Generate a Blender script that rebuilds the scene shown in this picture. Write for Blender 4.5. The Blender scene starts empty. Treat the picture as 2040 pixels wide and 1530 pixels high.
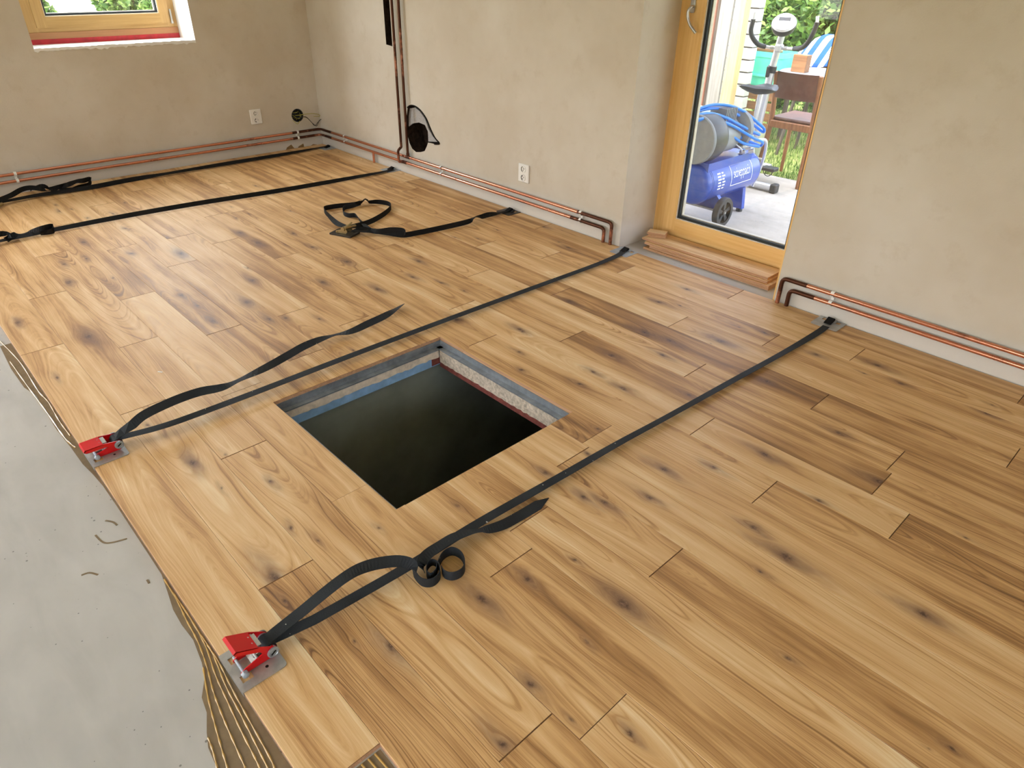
import bpy, math, random
from mathutils import Vector, Matrix
from mathutils.geometry import tessellate_polygon

S = bpy.context.scene
C = S.collection
random.seed(7)

# ------------------------------------------------------------------ camera
F_PX = 1366.977
CAM_H = 1.6
RM = ((0.6840452088, 0.7292650741, 0.0159563131),
      (0.3934238821, -0.3504317706, -0.8499501298),
      (-0.6142473454, 0.5876819087, -0.5266214702))      # right, down, forward
cam_d = bpy.data.cameras.new('camera')
cam = bpy.data.objects.new('camera', cam_d)
C.objects.link(cam)
cam_d.sensor_width = 36.0
cam_d.lens = F_PX * 36.0 / 2040.0
cam_d.clip_start = 0.05
cam_d.clip_end = 300
mw = Matrix.Identity(4)
for i in range(3):
    mw[i][0] = RM[0][i]
    mw[i][1] = -RM[1][i]
    mw[i][2] = -RM[2][i]
mw[2][3] = CAM_H
cam.matrix_world = mw
S.camera = cam

# ------------------------------------------------------------------ world, sun, exposure
W = bpy.data.worlds.new('world')
S.world = W
W.use_nodes = True
wn = W.node_tree.nodes
wl = W.node_tree.links
wn.clear()
sky = wn.new('ShaderNodeTexSky')
sky.sky_type = 'NISHITA'
sky.sun_disc = False
sky.sun_elevation = math.radians(52)
sky.sun_rotation = math.radians(200)
sky.air_density = 1.0
sky.dust_density = 4.0
sky.ozone_density = 1.0
bg = wn.new('ShaderNodeBackground')
wo = wn.new('ShaderNodeOutputWorld')
hsv = wn.new('ShaderNodeHueSaturation')
hsv.inputs['Saturation'].default_value = 0.55
wl.new(sky.outputs[0], hsv.inputs['Color'])
wl.new(hsv.outputs[0], bg.inputs[0])
SKY_STRENGTH = 1.65
bg.inputs[1].default_value = SKY_STRENGTH
wl.new(bg.outputs[0], wo.inputs[0])

sun_d = bpy.data.lights.new('sun', 'SUN')
sun_d.energy = 1.3
sun_d.angle = math.radians(3)
sun_d.color = (1.0, 0.95, 0.86)
sun = bpy.data.objects.new('sun', sun_d)
C.objects.link(sun)
sun.rotation_euler = Vector((-0.42, 0.5, -1.0)).to_track_quat('-Z', 'Y').to_euler()

S.view_settings.view_transform = 'Standard'
S.view_settings.look = 'None'
S.view_settings.gamma = 1.0
S.view_settings.use_curve_mapping = False
S.view_settings.exposure = -0.08
S.cycles.use_denoising = True
S.cycles.max_bounces = 10
S.cycles.diffuse_bounces = 6
S.cycles.glossy_bounces = 4
S.cycles.transparent_max_bounces = 12
S.cycles.sample_clamp_indirect = 6.0
S.cycles.caustics_reflective = False
S.cycles.caustics_refractive = False


def portal(name, loc, direction, sx, sy):
    d = bpy.data.lights.new(name, 'AREA')
    d.shape = 'RECTANGLE'
    d.size = sx
    d.size_y = sy
    d.cycles.is_portal = True
    o = bpy.data.objects.new(name, d)
    C.objects.link(o)
    o.location = loc
    o.rotation_euler = Vector(direction).to_track_quat('-Z', 'Y').to_euler()
    return o



def added_window_lamp(name, loc, direction, sx, sz, watts, col):
    d = bpy.data.lights.new(name, 'AREA')
    d.shape = 'RECTANGLE'
    d.size = sx
    d.size_y = sz
    d.energy = watts
    d.color = col
    o = bpy.data.objects.new(name, d)
    C.objects.link(o)
    o.location = loc
    o.rotation_euler = Vector(direction).to_track_quat('-Z', 'Y').to_euler()
    return o


# area lamps added behind the two window wall openings to boost their daylight
added_window_lamp('window_boost_lamp', (-6.95, 1.88, 1.78), (1, 0, -0.12), 0.95, 0.85, 54, (0.80, 0.92, 1.0))
added_window_lamp('side_window_boost_lamp', (-6.80, -1.35, 1.25), (1, 0, -0.1), 1.9, 1.9, 9, (0.88, 0.95, 1.0))

# ------------------------------------------------------------------ pixel helpers (2040 x 1530)
def ray(px, py):
    a, b = px - 1020.0, py - 765.0
    return Vector([RM[0][i] * a + RM[1][i] * b + RM[2][i] * F_PX for i in range(3)])


def FL(px, py, z=0.0):
    r = ray(px, py)
    t = (z - CAM_H) / r.z
    return Vector((r.x * t, r.y * t, z))


def PY(px, py, y):
    r = ray(px, py)
    t = y / r.y
    return Vector((r.x * t, y, CAM_H + r.z * t))


def PX(px, py, x):
    r = ray(px, py)
    t = x / r.x
    return Vector((x, r.y * t, CAM_H + r.z * t))


# ------------------------------------------------------------------ material helpers
def lin(r, g, b):
    def f(c):
        c /= 255.0
        return c / 12.92 if c <= 0.04045 else ((c + 0.055) / 1.055) ** 2.4
    return (f(r), f(g), f(b), 1.0)


class NT:
    def __init__(self, name):
        self.m = bpy.data.materials.new(name)
        self.m.use_nodes = True
        self.t = self.m.node_tree
        self.t.nodes.clear()
        self.out = self.n('ShaderNodeOutputMaterial')

    def n(self, kind, **kw):
        nd = self.t.nodes.new(kind)
        for k, v in kw.items():
            setattr(nd, k, v)
        return nd

    def link(self, a, b):
        self.t.links.new(a, b)

    def put(self, sock, v):
        if hasattr(v, 'is_linked') or isinstance(v, bpy.types.NodeSocket):
            self.link(v, sock)
        elif v is not None:
            sock.default_value = v

    def math(self, op, a, b=None, c=None):
        nd = self.n('ShaderNodeMath', operation=op)
        self.put(nd.inputs[0], a)
        if b is not None:
            self.put(nd.inputs[1], b)
        if c is not None:
            self.put(nd.inputs[2], c)
        return nd.outputs[0]

    def vmath(self, op, a, b=None):
        nd = self.n('ShaderNodeVectorMath', operation=op)
        self.put(nd.inputs[0], a)
        if b is not None:
            self.put(nd.inputs[1], b)
        return nd.outputs[1] if op in ('LENGTH', 'DOT_PRODUCT', 'DISTANCE') else nd.outputs[0]

    def noise(self, vec, scale=5.0, detail=3.0, rough=0.5, dim='3D', w=None, distort=0.0):
        nd = self.n('ShaderNodeTexNoise', noise_dimensions=dim)
        if dim != '1D' and vec is not None:
            self.link(vec, nd.inputs['Vector'])
        if w is not None:
            self.put(nd.inputs['W'], w)
        nd.inputs['Scale'].default_value = scale
        nd.inputs['Detail'].default_value = detail
        nd.inputs['Roughness'].default_value = rough
        nd.inputs['Distortion'].default_value = distort
        return nd.outputs['Fac']

    def mix(self, fac, a, b, blend='MIX'):
        nd = self.n('ShaderNodeMix', data_type='RGBA', blend_type=blend)
        self.put(nd.inputs[0], fac)
        self.put(nd.inputs[6], a)
        self.put(nd.inputs[7], b)
        return nd.outputs[2]

    def ramp(self, fac, stops):
        nd = self.n('ShaderNodeValToRGB')
        e = nd.color_ramp.elements
        while len(e) < len(stops):
            e.new(0.5)
        for el, (p, c) in zip(e, stops):
            el.position = p
            el.color = c
        self.link(fac, nd.inputs[0])
        return nd.outputs[0]

    def maprange(self, v, a, b, c, d):
        nd = self.n('ShaderNodeMapRange')
        nd.clamp = True
        self.put(nd.inputs[0], v)
        for i, x in enumerate((a, b, c, d)):
            nd.inputs[i + 1].default_value = x
        return nd.outputs[0]

    def coord(self, which='Object'):
        return self.n('ShaderNodeTexCoord').outputs[which]

    def world(self):
        return self.n('ShaderNodeNewGeometry').outputs['Position']

    def scaled(self, vec, s):
        return self.vmath('MULTIPLY', vec, s)

    def bsdf(self, color, rough=0.5, metal=0.0, spec=0.5, bump=None, bump_d=0.001, bump_s=1.0, **kw):
        b = self.n('ShaderNodeBsdfPrincipled')
        self.put(b.inputs['Base Color'], color)
        self.put(b.inputs['Roughness'], rough)
        self.put(b.inputs['Metallic'], metal)
        b.inputs['Specular IOR Level'].default_value = spec
        for k, v in kw.items():
            self.put(b.inputs[k], v)
        if bump is not None:
            bn = self.n('ShaderNodeBump')
            bn.inputs['Distance'].default_value = bump_d
            bn.inputs['Strength'].default_value = bump_s
            self.link(bump, bn.inputs['Height'])
            self.link(bn.outputs[0], b.inputs['Normal'])
        self.link(b.outputs[0], self.out.inputs[0])
        return self.m


def flat(name, col, rough=0.5, metal=0.0, spec=0.5, var=0.12, scale=30.0, bump=0.0):
    """simple procedural surface: a colour with slight mottling"""
    t = NT(name)
    p = t.coord()
    f = t.noise(p, scale, 4.0, 0.6)
    dark = (col[0] * (1 - var), col[1] * (1 - var), col[2] * (1 - var), 1)
    lite = (min(1, col[0] * (1 + var)), min(1, col[1] * (1 + var)), min(1, col[2] * (1 + var)), 1)
    c = t.mix(t.maprange(f, 0.3, 0.7, 0, 1), dark, lite)
    return t.bsdf(c, rough, metal, spec, bump=f if bump else None, bump_d=bump)


# ------------------------------------------------------------------ oak
def oak(name, side=False, sat=1.0):
    t = NT(name)
    p = t.coord()
    info = t.n('ShaderNodeObjectInfo')
    rnd = info.outputs['Random']
    tone = t.n('ShaderNodeAttribute', attribute_type='OBJECT', attribute_name='tone').outputs['Fac']
    wn_ = t.n('ShaderNodeTexWhiteNoise', noise_dimensions='1D')
    t.link(t.math('MULTIPLY', rnd, 913.7), wn_.inputs['W'])
    sep_r = t.n('ShaderNodeSeparateColor')
    t.link(wn_.outputs['Color'], sep_r.inputs[0])
    r1, r2, r3 = sep_r.outputs[0], sep_r.outputs[1], sep_r.outputs[2]
    off = t.vmath('SCALE', wn_.outputs['Color'], None)
    off.node.inputs['Scale'].default_value = 60.0
    po = t.vmath('ADD', p, off)
    sp = t.n('ShaderNodeSeparateXYZ')
    t.link(p, sp.inputs[0])
    x, y = sp.outputs[0], sp.outputs[1]
    n1 = t.noise(t.scaled(po, (2.2, 9.0, 1.0)), 1.0, 2.0, 0.5)
    n2 = t.noise(t.scaled(po, (1.6, 3.0, 1.0)), 1.0, 1.0, 0.5)
    psi = t.math('ADD', y, t.math('MULTIPLY', t.math('SUBTRACT', n1, 0.5), 0.034))
    kmask = None
    khalo = None
    wv = t.n('ShaderNodeTexNoise', noise_dimensions='3D')
    t.link(t.scaled(po, (9.0, 26.0, 1.0)), wv.inputs['Vector'])
    wv.inputs['Scale'].default_value = 1.0
    wv.inputs['Detail'].default_value = 3.0
    ws = t.n('ShaderNodeSeparateColor')
    t.link(wv.outputs['Color'], ws.inputs[0])
    wx = t.math('ADD', x, t.math('MULTIPLY', t.math('SUBTRACT', ws.outputs[0], 0.5), 0.14))
    wy = t.math('ADD', y, t.math('MULTIPLY', t.math('SUBTRACT', ws.outputs[1], 0.5), 0.050))
    jit = t.math('MULTIPLY', t.math('SUBTRACT', t.noise(t.scaled(po, (60, 90, 1)), 1.0, 3.0, 0.6), 0.5), 1.2)
    for k in ('k1', 'k2', 'k3', 'k4'):
        kv = t.n('ShaderNodeAttribute', attribute_type='OBJECT', attribute_name=k).outputs['Vector']
        ks = t.n('ShaderNodeSeparateXYZ')
        t.link(kv, ks.inputs[0])
        s = ks.outputs[2]
        a = t.math('MULTIPLY', s, 0.028)
        a2 = t.math('MULTIPLY', a, a)

        def d2(xx, yy, fx):
            dx_ = t.math('SUBTRACT', xx, ks.outputs[0])
            dy_ = t.math('SUBTRACT', yy, ks.outputs[1])
            return t.math('ADD', t.math('MULTIPLY', t.math('MULTIPLY', dx_, dx_), fx), t.math('MULTIPLY', dy_, dy_)), dy_
        r2_, dy = d2(x, y, 0.12)
        fall = t.math('DIVIDE', a2, t.math('ADD', r2_, t.math('ADD', t.math('MULTIPLY', a2, 0.55), 1e-6)))
        psi = t.math('SUBTRACT', psi, t.math('MULTIPLY', dy, fall))
        # dark core and a long smoky stain around it, both with ragged outlines
        c2_, _ = d2(t.math('ADD', x, t.math('MULTIPLY', t.math('SUBTRACT', wx, x), 0.25)), t.math('ADD', y, t.math('MULTIPLY', t.math('SUBTRACT', wy, y), 0.25)), 0.40)
        core = t.math('DIVIDE', c2_, t.math('ADD', t.math('MULTIPLY', a2, 0.15), 1e-7))
        core = t.math('EXPONENT', t.math('MULTIPLY', t.math('ADD', core, jit), -1.0))
        core = t.math('MULTIPLY', core, t.math('MINIMUM', t.math('MULTIPLY', s, 2.0), 1.0))
        h2_, _ = d2(wx, wy, 0.085)
        halo = t.math('DIVIDE', h2_, t.math('ADD', t.math('MULTIPLY', a2, 0.9), 1e-7))
        halo = t.math('EXPONENT', t.math('MULTIPLY', halo, -1.0))
        halo = t.math('MULTIPLY', halo, t.math('MINIMUM', t.math('MULTIPLY', s, 1.1), 1.0))
        kmask = core if kmask is None else t.math('MAXIMUM', kmask, core)
        khalo = halo if khalo is None else t.math('MAXIMUM', khalo, halo)
    z0 = t.math('ADD', t.math('MULTIPLY', r1, 0.10), 0.012)
    slope = t.math('MULTIPLY', t.math('SUBTRACT', r2, 0.5), 0.13)
    oy = t.math('MULTIPLY', t.math('SUBTRACT', r3, 0.5), 0.17)
    zz = t.math('ADD', t.math('ADD', z0, t.math('MULTIPLY', slope, x)), t.math('MULTIPLY', t.math('SUBTRACT', n2, 0.5), 0.07))
    yy = t.math('ADD', psi, oy)
    R = t.math('SQRT', t.math('ADD', t.math('MULTIPLY', yy, yy), t.math('MULTIPLY', zz, zz)))
    Wc = t.math('ADD', t.math('MULTIPLY', R, 230.0), t.math('MULTIPLY', rnd, 300.0))
    ring = t.noise(None, 1.0, 2.5, 0.6, dim='1D', w=Wc)
    streak_v = t.n('ShaderNodeCombineXYZ')
    t.link(t.math('MULTIPLY', x, 0.9), streak_v.inputs[0])
    t.link(t.math('MULTIPLY', psi, 19.0), streak_v.inputs[1])
    streak = t.noise(t.vmath('ADD', streak_v.outputs[0], off), 1.0, 2.5, 0.55)
    blotch = t.noise(t.scaled(po, (2.4, 7.0, 1.0)), 1.0, 3.0, 0.55)
    pore_v = t.n('ShaderNodeCombineXYZ')
    t.link(t.math('MULTIPLY', x, 14.0), pore_v.inputs[0])
    t.link(t.math('MULTIPLY', psi, 700.0), pore_v.inputs[1])
    pore = t.noise(t.vmath('ADD', pore_v.outputs[0], off), 1.0, 2.0, 0.6)
    v = t.math('ADD', 0.53, t.math('MULTIPLY', tone, 0.30))
    v = t.math('ADD', v, t.math('MULTIPLY', t.math('SUBTRACT', streak, 0.5), 1.15))
    v = t.math('ADD', v, t.math('MULTIPLY', t.math('SUBTRACT', ring, 0.5), 0.46))
    v = t.math('ADD', v, t.math('MULTIPLY', t.math('SUBTRACT', blotch, 0.5), 0.55))
    v = t.math('ADD', v, t.math('MULTIPLY', t.math('SUBTRACT', pore, 0.5), 0.34))
    late = t.math('MULTIPLY', t.maprange(ring, 0.30, 0.43, 1.0, 0.0), t.math('ADD', 0.01, t.math('MULTIPLY', t.math('POWER', r2, 2.0), 0.16)))
    v = t.math('SUBTRACT', v, late)
    col = t.ramp(v, [(0.0, lin(116, 80, 44)), (0.28, lin(170, 126, 76)), (0.50, lin(206, 164, 110)), (0.75, lin(222, 187, 138)), (1.0, lin(236, 214, 174))])
    col = t.mix(t.math('MULTIPLY', khalo, 0.78), col, lin(112, 80, 62))
    kc = t.mix(t.maprange(t.noise(t.scaled(po, (120, 120, 1)), 1.0, 3.0, 0.6), 0.45, 0.7, 0, 1), lin(70, 46, 32), lin(138, 104, 82))
    col = t.mix(t.math('MINIMUM', t.math('MULTIPLY', kmask, 0.95), 0.9), col, kc)
    rough = t.maprange(ring, 0.3, 0.7, 0.50, 0.58)
    return t.bsdf(col, rough, 0.0, 0.55, bump=t.math('ADD', pore, t.math('MULTIPLY', ring, 0.6)), bump_d=0.0004, bump_s=0.5)


def plain_wood(name, c1, c2, sx=3.0, sy=60.0, rough=0.55, axis=0, spec=0.35):
    """straight-grained timber, grain along the given local axis"""
    t = NT(name)
    p = t.coord()
    sc = [sy, sy, sy]
    sc[axis] = sx
    f = t.noise(t.scaled(p, tuple(sc)), 1.0, 4.0, 0.6)
    g = t.noise(t.scaled(p, tuple(v * 0.25 for v in sc)), 1.0, 2.0, 0.5)
    c = t.mix(t.maprange(t.math('ADD', t.math('MULTIPLY', f, 0.6), t.math('MULTIPLY', g, 0.4)), 0.35, 0.65, 0, 1), c1, c2)
    return t.bsdf(c, rough, 0.0, spec, bump=f, bump_d=0.0006, bump_s=0.4)


def plaster_mat(name, c1, c2, c3):
    t = NT(name)
    p = t.world()
    a = t.noise(p, 1.6, 4.0, 0.6)
    b = t.noise(p, 9.0, 5.0, 0.65)
    g = t.noise(p, 140.0, 3.0, 0.6)
    c = t.mix(t.maprange(a, 0.35, 0.68, 0, 1), c1, c2)
    c = t.mix(t.maprange(b, 0.55, 0.8, 0, 0.5), c, c3)
    # bare base coat behind the pipes, close to the floor
    sp = t.n('ShaderNodeSeparateXYZ')
    t.link(p, sp.inputs[0])
    zz = t.math('ADD', sp.outputs[2], t.math('MULTIPLY', t.math('SUBTRACT', b, 0.5), 0.05))
    base = t.maprange(zz, 0.10, 0.19, 0.65, 0.0)
    c = t.mix(base, c, lin(214, 209, 202))
    h = t.math('ADD', t.math('MULTIPLY', g, 0.5), t.math('MULTIPLY', b, 1.5))
    return t.bsdf(c, 0.92, 0.0, 0.2, bump=h, bump_d=0.002, bump_s=0.5)


def concrete_mat(name, c1, c2, pits=True):
    t = NT(name)
    p = t.world()
    a = t.noise(p, 1.3, 5.0, 0.6)
    b = t.noise(t.scaled(p, (3, 9, 1)), 1.0, 4.0, 0.6, distort=0.5)
    c = t.mix(t.maprange(t.math('ADD', t.math('MULTIPLY', a, 0.6), t.math('MULTIPLY', b, 0.4)), 0.36, 0.64, 0, 1), c1, c2)
    g = t.noise(p, 60.0, 3.0, 0.6)
    if pits:
        vo = t.n('ShaderNodeTexVoronoi', feature='F1')
        t.link(p, vo.inputs['Vector'])
        vo.inputs['Scale'].default_value = 55.0
        sepc = t.n('ShaderNodeSeparateColor')
        t.link(vo.outputs['Color'], sepc.inputs[0])
        rad = t.maprange(sepc.outputs[0], 0.72, 1.0, 0.0, 0.22)
        rad = t.math('MULTIPLY', rad, t.maprange(t.noise(p, 2.2, 2.0, 0.5), 0.42, 0.6, 0.15, 1.0))
        pit = t.math('LESS_THAN', vo.outputs['Distance'], rad)
        c = t.mix(t.math('MULTIPLY', pit, 0.8), c, lin(104, 102, 98))
        h = t.math('SUBTRACT', t.math('MULTIPLY', g, 0.4), pit)
    else:
        h = g
    return t.bsdf(c, 0.75, 0.0, 0.3, bump=h, bump_d=0.001, bump_s=0.5)


def copper_mat(name, tarnish):
    t = NT(name)
    p = t.world()
    f = t.noise(p, 5.0, 4.0, 0.65)
    m = t.maprange(f, 0.62 - tarnish * 0.35, 0.80 - tarnish * 0.35, 0, 1)
    c = t.mix(m, lin(216, 148, 120), lin(88, 56, 42))
    r = t.math('ADD', t.math('MULTIPLY', m, 0.25), 0.22)
    return t.bsdf(c, r, 0.9, 0.5)


def glass_mat(name, tint=(1, 1, 1, 1), dirt=0.03):
    """thin window pane: mostly see-through with a sky sheen and a little dried dirt"""
    t = NT(name)
    tr = t.n('ShaderNodeBsdfTransparent')
    tr.inputs[0].default_value = tint
    gl = t.n('ShaderNodeBsdfGlossy')
    gl.inputs['Roughness'].default_value = 0.02
    lw = t.n('ShaderNodeLayerWeight')
    lw.inputs[0].default_value = 0.5
    fr = t.math('ADD', t.math('MULTIPLY', t.math('POWER', lw.outputs['Facing'], 5.0), 0.9), 0.04)
    m1 = t.n('ShaderNodeMixShader')
    t.link(fr, m1.inputs[0])
    t.link(tr.outputs[0], m1.inputs[1])
    t.link(gl.outputs[0], m1.inputs[2])
    df = t.n('ShaderNodeBsdfDiffuse')
    df.inputs[0].default_value = (0.8, 0.8, 0.78, 1)
    m2 = t.n('ShaderNodeMixShader')
    d = t.maprange(t.noise(t.coord(), 14.0, 6.0, 0.75), 0.45, 0.8, dirt * 0.4, dirt * 3.0)
    t.link(d, m2.inputs[0])
    t.link(m1.outputs[0], m2.inputs[1])
    t.link(df.outputs[0], m2.inputs[2])
    t.link(m2.outputs[0], t.out.inputs[0])
    return t.m


M = {}
M['oak'] = oak('oak_plank')
M['oak_bevel'] = plain_wood('oak_bevelled_arris', lin(112, 78, 46), lin(140, 102, 64), 4, 200)
M['oak_side'] = plain_wood('oak_plank_edge', lin(170, 128, 96), lin(206, 164, 128), 4, 300)
M['plaster'] = plaster_mat('clay_plaster', lin(198, 187, 169), lin(210, 202, 188), lin(187, 173, 151))
M['plaster_rough'] = flat('rough_base_plaster', lin(200, 194, 186), 0.95, 0, 0.2, 0.12, 25, 0.003)
M['white_plaster'] = flat('white_reveal_plaster', lin(236, 234, 228), 0.9, 0, 0.2, 0.05, 20, 0.002)
M['screed'] = concrete_mat('grey_screed', lin(170, 167, 161), lin(190, 187, 181))
M['patio'] = concrete_mat('patio_concrete', lin(176, 168, 154), lin(208, 200, 188), True)
M['cellar'] = flat('cellar_wall', lin(140, 143, 130), 0.95, 0, 0.1, 0.12, 5, 0.004)
M['larch'] = plain_wood('varnished_spruce', lin(228, 182, 110), lin(242, 202, 136), 3, 70, 0.38, 2, 0.45)
M['larch_h'] = plain_wood('varnished_spruce_rail', lin(228, 182, 110), lin(242, 202, 136), 3, 70, 0.38, 0, 0.45)
M['larch_y'] = plain_wood('varnished_spruce_sill', lin(228, 182, 110), lin(242, 202, 136), 3, 70, 0.38, 1, 0.45)
M['pine_w'] = plain_wood('dimmed_spruce_stile', lin(176, 140, 86), lin(196, 160, 104), 3, 70, 0.4, 2, 0.4)  # same timber as the door, colour darkened to offset too much light
M['spruce_dim_y'] = plain_wood('dimmed_spruce_rail', lin(176, 140, 86), lin(196, 160, 104), 3, 70, 0.4, 1, 0.4)
M['redwood_y'] = plain_wood('stained_base_rail', lin(164, 116, 76), lin(180, 130, 88), 3, 70, 0.45, 1, 0.4)
M['glass'] = glass_mat('window_glass')
M['gasket'] = flat('black_rubber_gasket', lin(38, 44, 46), 0.6, 0, 0.4)
M['spacer'] = flat('warm_edge_spacer', lin(206, 198, 180), 0.5, 0.1)
M['alu'] = flat('brushed_aluminium', lin(196, 196, 196), 0.32, 1.0, 0.5, 0.08)
M['white_seal'] = flat('white_sealant', lin(226, 224, 218), 0.6)
M['red_tape'] = flat('red_foil_tape', lin(176, 22, 36), 0.4, 0, 0.5, 0.25, 18)
M['copper'] = copper_mat('copper', 0.12)
M['copper_dark'] = copper_mat('tarnished_copper', 1.0)
M['white_plastic'] = flat('white_plastic', lin(232, 229, 222), 0.4, 0, 0.5, 0.03)
M['dark'] = flat('dark_cavity', lin(34, 30, 26), 0.95, 0, 0.1, 0.3, 40, 0.004)
M['dark_brick'] = flat('dark_brown_brick', lin(52, 40, 32), 0.95, 0, 0.1, 0.5, 30, 0.006)  # near-black brown on the backs and jambs of the wall openings
M['mesh_grey'] = flat('grey_reinforcing_mesh', lin(170, 166, 162), 0.9, 0, 0.2, 0.18, 90, 0.002)
M['yellow_wire'] = flat('yellow_green_wire', lin(168, 160, 62), 0.5)
M['black_wire'] = flat('black_wire', lin(52, 46, 36), 0.5)
M['steel'] = flat('zinc_steel', lin(176, 176, 172), 0.42, 0.55, 0.5, 0.2, 22)
M['steel_blue'] = flat('bluish_zinc_steel', lin(166, 174, 182), 0.5, 0.35, 0.5, 0.15, 22)
M['steel_old'] = flat('worn_angle_steel', lin(146, 152, 158), 0.34, 0.45, 0.5, 0.3, 16, 0.001)
M['blue_paint'] = flat('blue_painted_beam', lin(146, 184, 222), 0.5, 0, 0.4, 0.18, 20)
M['red_oxide'] = flat('red_oxide_paint', lin(124, 66, 58), 0.7, 0, 0.3, 0.3, 40, 0.002)
M['tan_plaster'] = flat('tan_edge_mortar', lin(226, 210, 190), 0.95, 0, 0.1, 0.16, 35, 0.003)
M['rough_conc'] = flat('rough_concrete_edge', lin(196, 182, 164), 0.95, 0, 0.1, 0.35, 70, 0.006)
M['red'] = flat('red_powder_coat', lin(206, 10, 20), 0.3, 0, 0.5, 0.05)
M['strap'] = NT('black_webbing')
_t = M['strap']
_p = _t.coord('Object')
_f = _t.noise(_p, 260, 2, 0.5)
_g = _t.noise(_p, 6, 3, 0.5)
_c = _t.mix(_t.maprange(_g, 0.3, 0.75, 0, 1), lin(30, 32, 34), lin(48, 53, 58))
_c = _t.mix(_t.math('GREATER_THAN', _t.noise(_p, 70, 2, 0.5), 0.76), _c, lin(200, 196, 186))
M['strap'] = _t.bsdf(_c, 0.7, 0, 0.25, bump=_f, bump_d=0.0006)
M['strap_black'] = flat('deep_black_webbing', lin(20, 19, 18), 0.75, 0, 0.2, 0.2, 200, 0.0004)
M['black_plate'] = flat('black_steel_plate', lin(52, 48, 46), 0.4, 0.4, 0.5)
M['black_plastic'] = flat('black_plastic', lin(44, 46, 48), 0.45, 0, 0.5, 0.1)
M['brass'] = flat('brassy_zinc', lin(170, 152, 110), 0.35, 0.9)
M['glue'] = flat('adhesive_film', lin(124, 106, 82), 0.22, 0, 0.5, 0.15, 25)
M['ridge'] = flat('adhesive_ridge', lin(188, 152, 86), 0.22, 0, 0.5, 0.12, 40)


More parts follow.
